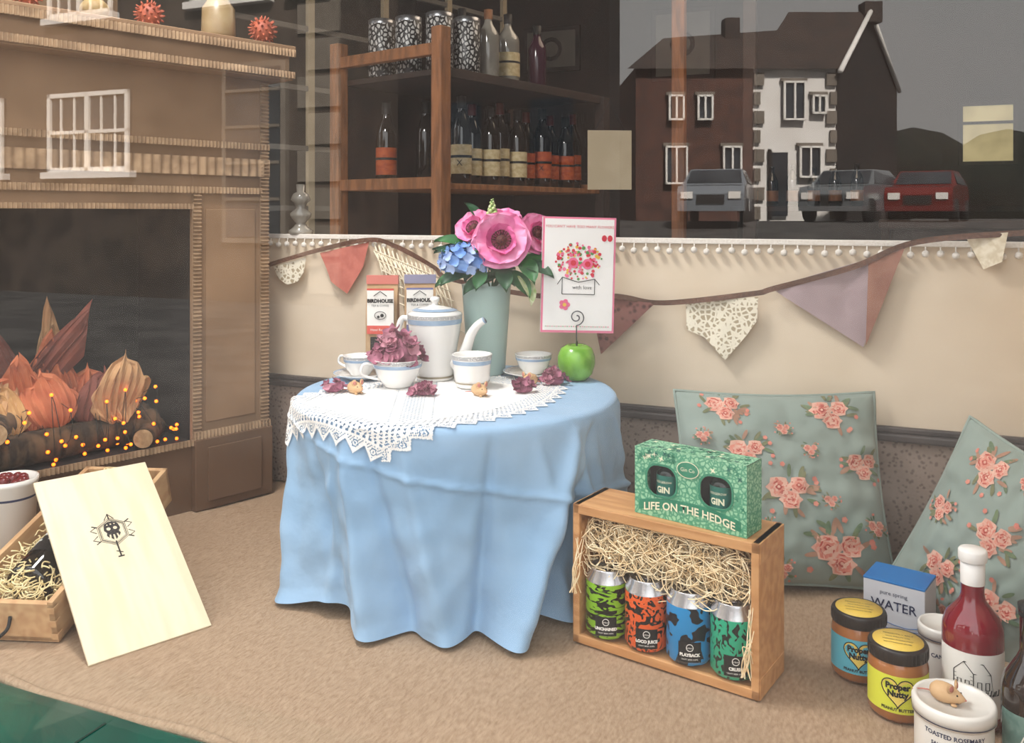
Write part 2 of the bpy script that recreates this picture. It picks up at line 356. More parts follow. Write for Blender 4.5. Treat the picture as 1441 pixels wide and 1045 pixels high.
def frame(name,x,y,z,w,h,inner,fr,rz=-AL):
    m=MB(); m.box(-w/2,w/2,0,.02,-h/2,h/2,fr,.004); m.box(-w/2+.03,w/2-.03,-.003,.0,-h/2+.03,h/2-.03,inner)
    m.add(p_poly(circ(0,0,w*.2,12),[circ(0,0,w*.13,12)],.002),fr,T(0,-.005,.0)); m.done(name,(x,y,z),(0,0,rz))
for px,z,w,h in ((775,1.78,.4,.3),(960,1.75,.4,.45)):
    a=(px-720)/1250; Y=5.55/(.3875*a+.922); frame('picture_frame',a*Y,Y,z,w,h,shopl,woodd)
m=MB()
for z in (-.2,.3,.7):
    m.box(-.8,.8,0,.3,z,z+.03,woodd,.003)
for x in (-.8,0,.8): m.box(x-.02,x+.02,0,.3,-.7,.73,woodd,.003)
for i in range(6):
    m.add(p_lathe(bottle_prof(.22+.01*(i%3),.035),14),gdark,T(-.72+i*.115,.14,.73)); m.add(p_lathe([(.036,.03),(.036,.09)],14),woodm,T(-.72+i*.115,.14,.73))
p=W(.0,5.2); m.done('back_shelving',(p.x,p.y,0),(0,0,-AL))
m=MB(); m.box(-.6,.6,0,.5,-.7,.62,woodd,.01); m.box(-.65,.65,-.04,.54,.62,.66,woodd,.008)
for x in (-.4,0,.4): m.box(x-.17,x+.17,-.012,0,-.55,.5,woodm,.004)
m.box(.05,.55,.2,.5,.66,.92,woodm,.01); m.box(.03,.57,.18,.52,.92,.945,woodd,.004)
m.done('shop_counter',(2.25,3.75,0),(0,0,-AL))
for px,c in ((955,woodm),(1055,woodd)):
    a=(px-720)/1250; m=MB(); m.box(-.03,.03,-.03,.03,-.7,2.3,c,.004); m.box(-.045,.045,-.045,.045,-.7,-.5,c,.004); m.box(-.045,.045,-.045,.045,2.2,2.3,c,.004); m.done('wooden_post',(a*4.2,4.2,0),(0,0,-AL))
lit=M('lit_wall_standin_emission',(214,200,150),(190,176,128),rough=.6,emit=.4,scale=6)  # self-glowing cream colour, imitates wall lit by the shop
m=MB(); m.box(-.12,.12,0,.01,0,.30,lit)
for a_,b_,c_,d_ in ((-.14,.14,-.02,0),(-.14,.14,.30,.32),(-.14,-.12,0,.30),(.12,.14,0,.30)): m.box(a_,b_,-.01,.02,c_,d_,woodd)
m.box(-.12,.12,-.008,0,.20,.215,woodd); m.done('lit_wall_standin_panel',(2.56,4.78,.97),(0,0,-AL))  # made-up framed panel in place of a lit patch of shop wall
m=MB()
for i in range(5): m.box(0,.02,.1+i*.4,.13+i*.4,-.7,2.2,cardm)
for i in range(12): m.box(0,.018,.1,1.75,-.5+i*.24,-.48+i*.24,shopl)
p=W(-2.3,2.5); m.done('panelled_screen',(p.x,p.y,0),(0,0,-AL-.3))
m=MB(); m.add(p_lathe([(.0001,0),(.03,0),(.032,.01),(.018,.02),(.012,.03),(.026,.045),(.028,.055),(.012,.068),(.016,.08),(.026,.09),(.02,.105),(.01,.11),(.012,.13),(.0001,.13)],28),gclear)
m.done('candlestick',W(-1.40,1.915,.635))
# ---------------------------------------------------------------- pom pom trim
pomm=M('pom_pom_white',(246,240,232),(234,226,216),rough=.95,scale=300,bump=.5,bscale=900)
m=MB(); m.box(-1.52,.25,1.888,1.897,.625,.637,pomm,.002)
for i in range(67):
    u=-1.50+i*.0262; m.add(p_ico(.0072,2),pomm,T(u,1.886,.611+.002*math.sin(i*2.1))); m.add(p_sweep([(u,1.890,.626),(u,1.886,.611)],.0014,5),pomm)
m.done('pom_pom_trim',rot=(0,0,-AL))
# ---------------------------------------------------------------- bunting
cord=M('brown_cord',(112,78,62),(90,62,50),rough=.9,scale=200)
fp=M('flag_pink',(206,124,110),(194,112,100),rough=.9,scale=40); fl=M('flag_lace',(240,232,212),(180,164,136),rough=.9,scale=95,kind='edge',lo=.14,hi=.2)
fd=M('flag_floral',(84,46,44),(146,94,86),rough=.9,scale=80,kind='voronoi',lo=.2,hi=.5); fm=M('flag_mauve',(176,156,160),(166,146,150),rough=.9,scale=8); fr_=M('flag_rust',(166,120,102),(154,106,90),rough=.9,scale=20)
fcr=M('flag_cream',(244,234,212),(226,212,184),rough=.9,scale=90)
m=MB(); VB=1.878
cp=[(-1.489,.551),(-1.312,.598),(-1.166,.625),(-1.09,.61),(-.988,.563),(-.941,.535),(-.724,.504),(-.548,.510),(-.438,.499),(-.2515,.525),(-.209,.537),(-.059,.584),(.0567,.635),(.245,.655)]
def ribbon(pts,w):
    pts=[Vector(p) for p in pts]; vs=[];fs=[]
    for i,p in enumerate(pts):
        t=(pts[min(i+1,len(pts)-1)]-pts[max(i-1,0)]).normalized(); nrm=Vector((-t.z,0,t.x))
        for s in (-1,0,1): vs.append(tuple(p+nrm*w*s+Vector((0,-.002-.002*abs(s)*math.sin(i*.6+s),0))))
    for i in range(len(pts)-1):
        for k in (0,1): a=i*3+k; fs.append([a,a+1,a+4,a+3])
    return vs,fs
m.add(ribbon(smooth([(u,VB-.005,z) for u,z in cp],8),.0055),cord)
def flag(pts,mat,dy=0):
    cx=sum(p[0] for p in pts)/len(pts); cz=sum(p[1] for p in pts)/len(pts); ring=[]
    for i in range(len(pts)):
        a,b=pts[i],pts[(i+1)%len(pts)]
        for k in range(10): ring.append((a[0]+(b[0]-a[0])*k/10,a[1]+(b[1]-a[1])*k/10))
    vs=[(cx,cz)]
    R=6
    for r in range(1,R+1): vs+=[(cx+(x-cx)*r/R,cz+(z-cz)*r/R) for x,z in ring]
    n=len(ring); fs=[[0,1+i,1+(i+1)%n] for i in range(n)]
    for r in range(R-1):
        for i in range(n): fs.append([1+r*n+i,1+(r+1)*n+i,1+(r+1)*n+(i+1)%n,1+r*n+(i+1)%n])
    m.add(([(x,VB+dy-.003-.008*noise.noise(Vector((x*22,z*7,2))),z) for x,z in vs],fs),mat)
flag([(-1.312,.590),(-1.166,.62),(-1.185,.56),(-1.232,.49),(-1.28,.52)],fp)
flag([(-1.455,.552),(-1.355,.578),(-1.362,.54),(-1.38,.515),(-1.41,.508),(-1.44,.525)],fl)
for i in range(16):
    a=i/15; u=-1.155+a*.19; zt=.618-a*.07
    m.add(p_sweep([(u,VB,zt),(u+.02,VB-.002,zt-.06),(u+.035,VB,zt-.13-.03*math.sin(i*1.7))],.0022,5),fcr)
    if i<14: m.add(p_sweep([(u,VB-.002,zt-.02),(u+.05,VB-.002,zt-.10)],.0018,5),fcr)
for r in range(6): m.add(p_sweep([(-1.155+.01*r,VB-.002,.60-.024*r),(-.955+.01*r,VB-.002,.53-.024*r)],.0018,5),fcr)
flag([(-.6005,.507),(-.4532,.498),(-.576,.380)],fd)
flag([(-.389,.503),(-.24,.519),(-.242,.47),(-.262,.44),(-.3066,.385),(-.35,.43),(-.387,.445)],fl)
flag([(-.216,.538),(.0314,.621),(-.0395,.427)],fm,dy=.002)
flag([(-.03,.594),(.035,.623),(-.035,.43)],fr_,dy=-.001)
flag([(.14,.646),(.21,.655),(.2,.60),(.17,.585)],fcr)
m.done('bunting',rot=(0,0,-AL))
# ---------------------------------------------------------------- fireplace
kraft=M('kraft_cardboard',(156,124,94),(140,110,82),rough=.85,scale=5,bump=.06,bscale=40); kraftd=M('kraft_dark',(110,82,60),(98,72,52),rough=.85,scale=5,bump=.06,bscale=40)
corr=M('corrugated_card',(176,146,114),(148,120,92),rough=.85,scale=30); black=M('firebox_black',(12,12,12),(18,17,16),rough=.9,scale=6)
def p_corr(L,Hh,pitch=.008,amp=.0022,vert=False):
    n=int(L/pitch)*6
    def f(a,b):
        x=a*L; y=-amp*math.sin(2*math.pi*x/pitch)
        return (x,y,b*Hh) if not vert else (b*Hh,y,x)
    return p_grid(n,1,f)
FM=(-.61,2.21,0); FR=R_(47.7)
m=MB()
m.box(-.198,0,0,.2,0,1.02,kraft,.002); m.box(-.85,-.75,0,.2,0,1.02,kraft,.002)
m.box(-.75,-.198,0,.03,.70,1.02,kraft); m.box(-.85,0,-.006,0,.86,1.016,kraft)
m.box(-.75,-.198,0,.28,0,.160,kraftd); m.box(-.75,-.198,.27,.28,.16,1.0,black); m.box(-.2,-.196,.01,.27,.16,.72,black); m.box(-.752,-.748,.01,.27,.16,.72,black)
m.box(-.75,-.198,.03,.27,.705,.72,black); m.box(-.75,-.2,.002,.27,.16,.163,black)
m.box(-.2,.004,-.02,0,0,.165,kraftd,.002); m.box(-.17,-.03,-.026,-.02,.02,.145,kraftd,.001)
m.box(-.165,-.035,-.004,0,.2,.70,kraft,.001)
m.box(-.87,.03,-.07,.2,1.016,1.03,kraft,.002); m.box(-.865,.025,-.06,.2,1.03,1.09,kraft); m.box(-.875,.035,-.075,.2,1.09,1.10,kraft,.002)
def cs(x0,x1,z0,z1,y=-.003,vert=False,pitch=.009):
    if vert: m.add(p_corr(z1-z0,x1-x0,pitch,.0035,True),corr,T(x0,y,z0))
    else: m.add(p_corr(x1-x0,z1-z0,pitch,.0035),corr,T(x0,y,z0))
    m.box(x0,x1,y+.0035,y+.005 if y<-.006 else 0,z0,z1,corr)
cs(-.87,.03,1.020,1.036,-.078); cs(-.87,.03,1.072,1.090,-.081)
cs(-.86,0,.845,.860,-.014); cs(-.86,0,.780,.822,-.012,pitch=.022); cs(-.86,-.02,.737,.752,-.010); cs(-.75,-.198,.70,.712,-.008)
cs(-.2,-.180,.17,.735,-.010,True); cs(-.024,-.002,.17,1.01,-.012,True); cs(-.2,0,.165,.182,-.014)
cs(-.85,-.198,.152,.166,-.01)
m.done('cardboard_fireplace',FM,(0,0,FR))
bark=M('log_bark',(100,76,54),(48,37,27),rough=.95,scale=40,stretch=(1,1,.3),bump=.8,bscale=60); cut=M('log_cut_end',(184,150,110),(150,118,84),rough=.9,scale=60)
FE=Matrix.Translation(FM)@Matrix.Rotation(FR,4,'Z')
def log(x,y,z,L,r,rz,tilt=0):
    m=MB(); n=18
    def f(a,b):
        an=2*math.pi*a; rr=r*(1+.07*noise.noise(Vector((math.cos(an)*2,math.sin(an)*2,b*4+x*9))))
        return ((b-.5)*L,rr*math.cos(an),rr*math.sin(an))
    m.add(p_grid(20,8,f),bark)
    for s in (-1,1): m.add(p_lathe([(.0001,s*(L/2+.001)),(r*.95,s*L/2)],20),cut,Matrix.Rotation(math.pi/2,4,'Y'))
    m.done('log',FE@Vector((x,y,z)),(0,tilt,FR+rz))
log(-.46,.06,.20,.42,.034,.1); log(-.62,.15,.205,.24,.036,-.5); log(-.33,.13,.2,.22,.032,.5); log(-.45,.17,.25,.34,.03,-.15,.12); log(-.55,.08,.262,.2,.026,.5,-.15); log(-.28,.04,.19,.12,.022,.9); log(-.60,.05,.25,.10,.024,1.3)
tis=[M('tissue_tan',(206,162,116),(188,140,96),rough=.8,scale=20),M('tissue_orange',(206,120,80),(188,100,64),rough=.8,scale=20),M('tissue_red',(136,72,56),(116,58,46),rough=.8,scale=20),M('tissue_yellow',(210,164,108),(194,146,92),rough=.8,scale=20)]
def p_flame(h,w,seed):
    rnd=random.Random(seed); ph=rnd.random()*6; ln=rnd.uniform(-.35,.35)
    def f(a,b):
        s=a*2-1; prof=(b**.6)*(1-b)**.33*1.7 if b>0 else 0
        x=s*w*.5*(prof+.12*(1-b))+ln*h*b*b; fold=abs(((s*3.2+ph+b*.6)%1)-.5)
        y=.022*fold*(1-b*.2)+.02*s*s+.010*math.sin(b*5+ph)
        return (x,y,h*b*(1-.25*s*s+.09*math.sin(s*9+ph)*b))
    return p_grid(32,12,f)
m=MB()
fls=[(-.34,.03,.13,.13,0),(-.37,.02,.15,.11,0),(-.32,.06,.10,.11,3),(-.40,.05,.12,.10,2),(-.43,.1,.18,.10,1),(-.46,.12,.26,.06,0),(-.49,.10,.20,.08,1),(-.50,.14,.26,.07,2),(-.54,.13,.28,.07,2),(-.47,.05,.13,.13,1),(-.56,.05,.11,.13,3),(-.60,.06,.13,.13,0),(-.64,.1,.15,.12,0),(-.40,.1,.12,.1,1),(-.70,.08,.14,.12,3),(-.52,.06,.16,.11,1)]
for i,(x,y,h,w,c) in enumerate(fls): m.add(p_flame(h,w,i),tis[c],T(x,y,.225,rz=random.uniform(-.5,.5),ry=random.uniform(-.25,.25)),False)
m.done('tissue_paper_flames',FM,(0,0,FR))
glow=M('fairy_light_glow',(255,104,14),rough=.4,emit=5)
wire=M('light_wire',(20,26,20),rough=.6)
m=MB(); pts=[]
for i in range(105):
    x=-.215-.52*random.random(); y=-.0+.2*random.random()**1.6; z=.168+.15*random.random()**1.4; pts.append((x,y,z)); m.add(p_ico(.0038,2),glow,T(x,y,z))
pts.sort(); m.add(p_sweep(smooth(pts,3),.0008,4),wire)
m.done('fairy_lights',FM,(0,0,FR))
orn=M('ornament_orange',(176,88,60),(150,68,46),rough=.6,scale=40)
def spiky(x,y,r):
    m=MB(); m.add(p_sphere(r*.75,20,14),orn)
    for i in range(60):
        z=1-2*(i+.5)/60; a=i*2.39996; d=Vector((math.cos(a)*math.sqrt(1-z*z),math.sin(a)*math.sqrt(1-z*z),z))
        m.add(p_sweep([d*r*.7,d*r],lambda t:r*.10*(1-t*.6),6),orn)
    p=FE@Vector((x,y,1.10+r*.99)); m.done('spiky_ball_ornament',p)
spiky(-.03,-.03,.036); spiky(-.30,0,.034); spiky(-.56,-.02,.03)
m=MB(); m.add(p_lathe([(.0001,0),(.035,0),(.04,.02),(.038,.08),(.025,.1),(.028,.11),(.024,.11)],24),M('frosted_lantern',(160,140,106),(150,128,94),rough=.3)); m.done('glass_lantern',FE@Vector((-.12,.02,1.101)))
m=MB(); m.add(p_sphere(.03,16,12,(1,1,.8)),M('gourd',(170,148,104),(150,122,74),scale=30)); m.add(p_sweep([(0,0,.02),(.003,0,.034),(.01,0,.04)],.004,6),bark); m.done('gourd',FE@Vector((-.42,0,1.125)))
# ---------------------------------------------------------------- table & cloth
CX,CY,ZT,RT=-.107,1.735,.345,.305
cloth=M('blue_cloth',(154,186,216),(146,179,210),rough=.85,scale=6,bump=.4,bscale=12,bdist=.014,spec=.15,sheen=.15)
def angd(a,b): return (a-b+math.pi)%(2*math.pi)-math.pi
RID=[(-152,-160,.085,.048),(-113,-124,.060,.044),(-71,-46,.075,.072),(-49,-62,.06,.020),(-90,-104,.06,.026),(-20,-50,.08,.034),(6,-22,.07,.030),(30,20,.1,.02),(178,-176,.1,.022),(-134,-128,.04,.016),
     (-130,-142,.09,-.034),(-101,-116,.06,-.038),(-80,-76,.045,-.034),(-60,-36,.06,-.044),(-37,-36,.08,-.020),(-8,-34,.08,-.024),(18,4,.08,-.018),(-167,-168,.06,-.014)]
def rcl(th,t):
    back=math.exp(-(angd(th,R_(67))/.95)**2)
    fl=-.010*t+.010*math.exp(-(angd(th,R_(0))/.45)**2)*t**.3
    f=0
    for b,tp,w,a in RID:
        c=R_(b+(tp-b)*(1-t)); d=angd(th,c)/(w*(.5+.8*t)); f+=a*(t**.7)/(1+abs(d)**2.4)
    f+=(.35*math.sin(15*th+2-2.5*t)+.3*math.sin(23*th+4*t))*.005*t
    f+=.008*noise.noise(Vector((math.cos(th)*4,math.sin(th)*4,t*3)))*min(1,t*3)+.007*noise.noise(Vector((math.cos(th)*9,math.sin(th)*9,t*7)))*min(1,t*3)
    return RT+.008+(fl+f)*(1-.85*back)
NA=640; vs=[(0,0,ZT)];fs=[]; rings=[]
for r in (.06,.12,.18,.24,.28,.298): rings.append([(r*math.cos(2*math.pi*i/NA),r*math.sin(2*math.pi*i/NA),ZT) for i in range(NA)])
for k in (30,60,85):
    a=R_(k); rings.append([((RT-.006+.012*math.sin(a))*math.cos(2*math.pi*i/NA),(RT-.006+.012*math.sin(a))*math.sin(2*math.pi*i/NA),ZT-.012*(1-math.cos(a))) for i in range(NA)])
for j in range(1,61):
    t=j/60
    rg=[]
    for i in range(NA):
        th=2*math.pi*i/NA; r=rcl(th,t)
        hem=.003+.012*max(0,noise.noise(Vector((math.cos(th)*2.4,math.sin(th)*2.4,7))))+.022*math.exp(-(angd(th,R_(-132))/.22)**2)+.012*math.exp(-(angd(th,R_(-58))/.1)**2)
        if t>.93: r+=.10*(t-.93)
        rg.append((r*math.cos(th),r*math.sin(th),ZT-.014-(ZT-.014-hem)*t))
    rings.append(rg)
for rg in rings: vs+=rg
fs+=[[0,1+i,1+(i+1)%NA] for i in range(NA)]
for j in range(len(rings)-1):
    for i in range(NA):
        k=(i+1)%NA; fs.append([1+j*NA+i,1+(j+1)*NA+i,1+(j+1)*NA+k,1+j*NA+k])
e=empty('round_table',(CX,CY,0))
m=MB(); m.add((vs,fs),cloth); m.done('tablecloth',parent=e)
m=MB(); m.add(p_lathe([(.0001,ZT-.025),(.295,ZT-.025),(.295,ZT-.005),(.0001,ZT-.005)],48),woodm); m.add(p_lathe([(.0001,0),(.14,0),(.14,.02),(.03,.04),(.03,ZT-.03)],24),woodm); m.done('table_frame',parent=e)
lace=M('lace_cotton',(250,249,247),(242,240,237),rough=.9,scale=200,spec=.1)
tip=Vector((-.235,1.385)); e1=Vector((.664,.748)); e2=Vector((-.748,.664)); LA,LB,cs_=.52,.33,.0021
na,nb0,nb=int(LA/cs_),int(-.12/cs_),int(LB/cs_)
def lmap(a,b):
    p=tip+e1*a+e2*b-Vector((CX,CY)); r=p.length; th=math.atan2(p.y,p.x)
    if r<RT-.002: return (p.x,p.y,ZT+.0022)
    d=r-RT+.002
    if d<.012: rr=RT-.002+.0135*math.sin(d/.012*math.pi/2); return (rr*math.cos(th),rr*math.sin(th),ZT+.0022-.010*(1-math.cos(d/.012*math.pi/2)))
    t=min(1,(d-.012)/(ZT-.014)); rr=max(rcl(th,t)+.0035,RT+.010)
    return (rr*math.cos(th),rr*math.sin(th),ZT-.008-(d-.012))
def bulge(a): return .105*math.sin(math.pi*min(1,max(0,a/LA)))**.8
def keep(a,b0):
    P=.040; b=b0+bulge(a); e=min(a,LA-a,b,LB-b0)
    if e<0: return False
    s=b0 if min(a,LA-a)<min(b,LB-b0) else a*1.1
    ph=(s/P)%1; tri=abs(ph-.5)*2
    if e<.020*tri: return False
    cxp=(ph-.5)*P
    if e<.028:
        rr=math.hypot(cxp,e-.017)
        if .0045<rr<.0068 or rr<.0022: return False
        if rr>.0085 and (int(s/cs_)+int(e/cs_))%3==0 and e>.006+.02*tri: return False
        return True
    if e<.032: return True
    if e<.036: return int(s/.006)%2==0
    if e<.070:
        x=(a+b)/.011; y=(a-b)/.011
        return abs((x%1)-.5)>.24 or abs((y%1)-.5)>.24
    if e<.076: return True
    v=abs(a-b0-.10)
    if v<.026 or (.045<v<.056):
        x=a/.0084; y=b0/.0084; return abs((x%1)-.5)>.24 or abs((y%1)-.5)>.24
    return True
idx={};vs=[];fs=[]
def vid(i,j):
    if (i,j) not in idx: idx[(i,j)]=len(vs); vs.append(lmap(i*cs_,j*cs_))
    return idx[(i,j)]
for j in range(nb0,nb):
    for i in range(na):
        if keep((i+.5)*cs_,(j+.5)*cs_): fs.append([vid(i,j),vid(i+1,j),vid(i+1,j+1),vid(i,j+1)])
m=MB(); m.add((vs,fs),lace); m.done('lace_doily',(CX,CY,0))
# ---------------------------------------------------------------- crockery
chi=M('white_china',(244,242,238),(238,235,231),rough=.15,scale=5,coat=.4); blu=M('china_blue_band',(164,186,210),(152,176,202),rough=.2,scale=60); sil=M('china_pattern_band',(232,230,228),(182,182,182),rough=.25,scale=260,kind='voronoi',lo=.25,hi=.4); gld=M('gilt_line',(160,150,130),rough=.3,metal=.6)
ZS=ZT+.0025
m=MB(); pr=[(.0001,0),(.036,0),(.038,.004),(.040,.02),(.046,.06),(.0535,.105),(.056,.128),(.0565,.135)]
m.add(p_lathe(pr,48),chi); m.add(p_lathe([(.0565,.135),(.0545,.138),(.034,.147),(.016,.151),(.007,.153),(.007,.159),(.011,.164),(.009,.169),(.0001,.171)],40),chi)
m.add(p_lathe([(.0566,.127),(.0572,.134)],48),sil); m.add(p_lathe([(.0553,.116),(.0566,.126)],48),blu); m.add(p_lathe([(.0395,.006),(.0400,.010)],48),gld)
m.add(p_lathe([(.036,.1468),(.047,.1428)],40),blu)
sp=smooth([(.040,0,.035),(.058,0,.042),(.070,0,.066),(.080,0,.094),(.094,0,.114),(.110,0,.126)],6); m.add(p_sweep(sp,lambda t:.0150-.008*t,14),chi)
m.add(p_sweep(sp[-3:],.0073,14),blu)
m.add(p_sweep(smooth([(-.052,0,.118),(-.072,0,.123),(-.082,0,.10),(-.077,0,.06),(-.060,0,.035),(-.043,0,.035)],6),.005,10,flat=1.3),chi)
m.done('teapot',(-.160,1.840,ZS),(0,0,R_(-18)))
def cup(name,x,y,r,h,base,rz=0,dz=0):
    m=MB(); m.add(p_lathe([(.0001,.002),(base*.8,.0),(base,.004),(base*1.05,.008),(base+(r-base)*.5,h*.35),(r*.93,h*.75),(r,h),(r-.0022,h),(r*.9,h*.72),(base,.010),(.0001,.009)],40),chi)
    m.add(p_lathe([(r*.965,h*.86),(r*1.002,h*.99)],40),sil); m.add(p_lathe([(r*.945,h*.72),(r*.972,h*.84)],40),blu)
    m.add(p_lathe([(base*1.07,.010),(base*1.13,.013)],40),gld)
    m.add(p_sweep(smooth([(r*.95,0,h*.85),(r+.018,0,h*.85),(r+.02,0,h*.5),(r*.72,0,h*.3)],6),.0028,8),chi)
    return m.done(name,(x,y,ZS+dz),(0,0,rz))
def saucer(x,y,r):
    m=MB(); m.add(p_lathe([(.0001,.001),(r*.5,.0),(r*.55,.003),(r,.012),(r*.995,.0135),(r*.55,.006),(.0001,.005)],44),chi)
    m.add(p_lathe([(r*.93,.0128),(r*.995,.0138)],44),blu); m.add(p_lathe([(r*.80,.0106),(r*.93,.0130)],44),sil); m.done('saucer',(x,y,ZS))
cup('teacup',-.226,1.755,.050,.056,.028,R_(200)); cup('teacup',-.079,1.750,.040,.066,.031,R_(75))
cup('teacup',.045,1.865,.039,.042,.022,R_(60),.006); cup('teacup',-.315,1.845,.036,.042,.022,R_(150),.006)
saucer(.045,1.865,.064); saucer(-.315,1.845,.056)
# ---------------------------------------------------------------- dried mauve blossoms
mau=[M('blossom_mauve',(176,112,132),(156,92,114),rough=.8,scale=60),M('blossom_rose',(208,150,164),(192,130,146),rough=.8,scale=60),M('blossom_dusky',(138,76,96),(120,64,84),rough=.8,scale=60)]
def floret(m,pos,nrm,r,mats,np_=4):
    mx=orient(pos,nrm,random.random()*6)
    mt=random.choice(mats)
    for k in range(np_): m.add(p_petal(r,r*.95,.35,.25,4,3,ruf=r*.05),mt,mx@Matrix.Rotation(2*math.pi*k/np_,4,'Z'))
def heap(name,x,y,z,rx,ry,h,n,r=.012,mats=mau):
    m=MB()
    m.add(p_sphere(1,14,8,(rx*.7,ry*.7,h*.6)),mats[0],T(0,0,h*.3))
    for i in range(n):
        a=random.random()*2*math.pi; q_=math.sqrt(random.random()); p=Vector((rx*q_*math.cos(a),ry*q_*math.sin(a),h*(1-q_*q_)*random.uniform(.75,1.05)+.004))
        nr=Vector((p.x/rx,p.y/ry,.8))+Vector((random.uniform(-.5,.5),random.uniform(-.8,.2),random.uniform(-.2,.5))); floret(m,p,nr,r*random.uniform(.8,1.25),mats)
    m.done(name,(x,y,z))
heap('dried_blossoms',-.228,1.755,ZS+.048,.054,.040,.056,60,.015)
heap('dried_blossoms',-.345,1.705,ZS+.003,.024,.014,.016,14,.010); heap('dried_blossoms',-.168,1.675,ZS+.003,.028,.016,.014,12,.011); heap('dried_blossoms',.022,1.700,ZS+.003,.026,.015,.014,12,.011); heap('dried_blossoms',.086,1.785,ZS+.003,.028,.020,.02,18,.012)
# ---------------------------------------------------------------- sugar mice
mou=M('sugar_mouse',(214,176,132),(198,158,114),rough=.6,scale=60); moud=M('mouse_pink',(196,124,110),rough=.6)
def mouse(x,y,z,rz):
    m=MB()
    pr=[(.0001,-.021),(.006,-.0195),(.0105,-.015),(.0125,-.008),(.0125,-.001),(.0108,.006),(.0082,.012),(.0052,.0175),(.0024,.0215),(.0001,.0228)]
    v,f=p_lathe(pr,20); v=[(a,-c,max(b*.95+.0105,0)) for a,b,c in v]
    m.add((v,f),mou)
    for sx in (-1,1):
        m.add(p_sphere(1,12,8,(.0055,.002,.006)),mou,T(sx*.0082,-.0075,.0215,rz=sx*.4)); m.add(p_sphere(1,10,6,(.0036,.001,.004)),moud,T(sx*.0082,-.0092,.0215,rz=sx*.4))
        m.add(p_sphere(.0011,8,6),inkb,T(sx*.0052,-.0148,.0148))
        m.add(p_sphere(1,8,6,(.003,.004,.002)),mou,T(sx*.006,-.011,.002))
    m.add(p_sphere(.0013,8,6),moud,T(0,-.0228,.0105))
    m.add(p_sweep(smooth([(0,.019,.006),(.004,.028,.003),(.0,.036,.002),(-.008,.040,.002)],5),.0009,6),moud)
    m.done('sugar_mouse',(x,y,z),(0,0,rz))
mouse(-.297,1.690,ZS+.0003,R_(40)); mouse(-.060,1.668,ZS+.0003,R_(35)); mouse(.034,1.770,ZS+.0003,R_(-40))
# ---------------------------------------------------------------- vase & flowers
vm=M('vase_sage',(172,196,190),(162,187,182),rough=.4,scale=5)
m=MB(); m.add(p_lathe([(.0001,0),(.038,0),(.040,.004),(.052,.18),(.053,.19),(.0505,.19),(.045,.15),(.0001,.14)],44),vm); m.done('vase',(-.055,1.905,ZS))
pk=[M('petal_pink',(240,134,186),(250,170,208),rough=.7,scale=30),M('petal_pink_deep',(226,94,156),(238,122,176),rough=.7,scale=30)]
cen=M('flower_centre',(60,24,40),(110,60,50),rough=.8,scale=300); bl=[M('hydrangea_blue',(108,150,214),(138,174,226),rough=.8,scale=40),M('hydrangea_pale',(164,188,232),(188,205,238),rough=.8,scale=40)]
lf=[M('leaf_green',(42,98,56),(60,122,66),rough=.5,scale=40),M('leaf_dark',(26,70,46),(38,86,52),rough=.5,scale=40)]; wht=M('bud_white',(226,232,190),(182,206,130),rough=.7,scale=80)
m=MB()
def bloom(pos,nrm,r,n=6):
    mx=orient(pos,nrm,random.random()*6)
    for Ly,(nn,rr,cu,mt) in enumerate(((n,1.0,.12,pk[0]),(n,.90,.36,pk[0]),(n-1,.60,.7,pk[1]))):
        for k in range(nn): m.add(p_petal(r*rr,r*1.15*rr,cu*random.uniform(.7,1.3),.06,10,10,tip=1.7,ruf=r*.035),mt,mx@Matrix.Rotation(2*math.pi*(k+.5*Ly)/nn+random.uniform(-.1,.1),4,'Z')@T(0,0,Ly*r*.04))
    m.add(p_sphere(r*.18,12,8,(1,1,.8)),cen,mx@T(0,0,r*.16))
    for k in range(34):
        a=k*2.4; m.add(p_sweep([(0,0,r*.1),(r*.29*math.cos(a),r*.29*math.sin(a),r*.26)],r*.014,4),cen,mx); m.add(p_ico(r*.032,1),cen,mx@T(r*.30*math.cos(a),r*.30*math.sin(a),r*.27))
B=[((-.022,1.845,.632),(-.02,-1,.25),.064),((-.078,1.88,.655),(-.5,-.8,.6),.048),((.050,1.885,.645),(.5,-.85,.3),.048),((-.02,1.92,.672),(0,-.5,1),.046),((.02,1.93,.62),(.6,0,.6),.042)]
for p,n_,r in B: bloom(p,n_,r)
vt=Vector((-.055,1.905,ZS+.17))
for p,n_,r in B: m.add(p_sweep(smooth([vt+Vector((random.uniform(-.02,.02),random.uniform(-.02,.02),-.02)),(vt+Vector(p))/2+Vector((0,0,.01)),Vector(p)-Vector(n_).normalized()*.004],5),.002,6),lf[0])
for i in range(46):
    z=1-1.5*(i+.5)/46; a=i*2.39996; d=Vector((math.cos(a)*math.sqrt(max(0,1-z*z)),math.sin(a)*math.sqrt(max(0,1-z*z)),z))
    floret(m,Vector((-.100,1.855,.590))+Vector((d.x*.048,d.y*.036,d.z*.032)),d,.014,bl)
m.add(p_sphere(1,12,8,(.04,.03,.026)),bl[0],T(-.1,1.855,.590))
for i in range(14): floret(m,Vector((-.065+random.uniform(-.02,.02),1.84,.60+random.uniform(-.015,.02))),(0,-1,.4),.012,bl)
def leaf(p,d,L,w,mt=None,nrm=None):
    x=Vector(d).normalized(); z=Vector(nrm or (0,-.6,.8)); z=(z-x*z.dot(x)).normalized(); y=z.cross(x)
    mx=Matrix((( x.x,y.x,z.x,p[0]),(x.y,y.y,z.y,p[1]),(x.z,y.z,z.z,p[2]),(0,0,0,1)))
    m.add(p_petal(L,w,-.35,.25,8,4),mt or random.choice(lf),mx)
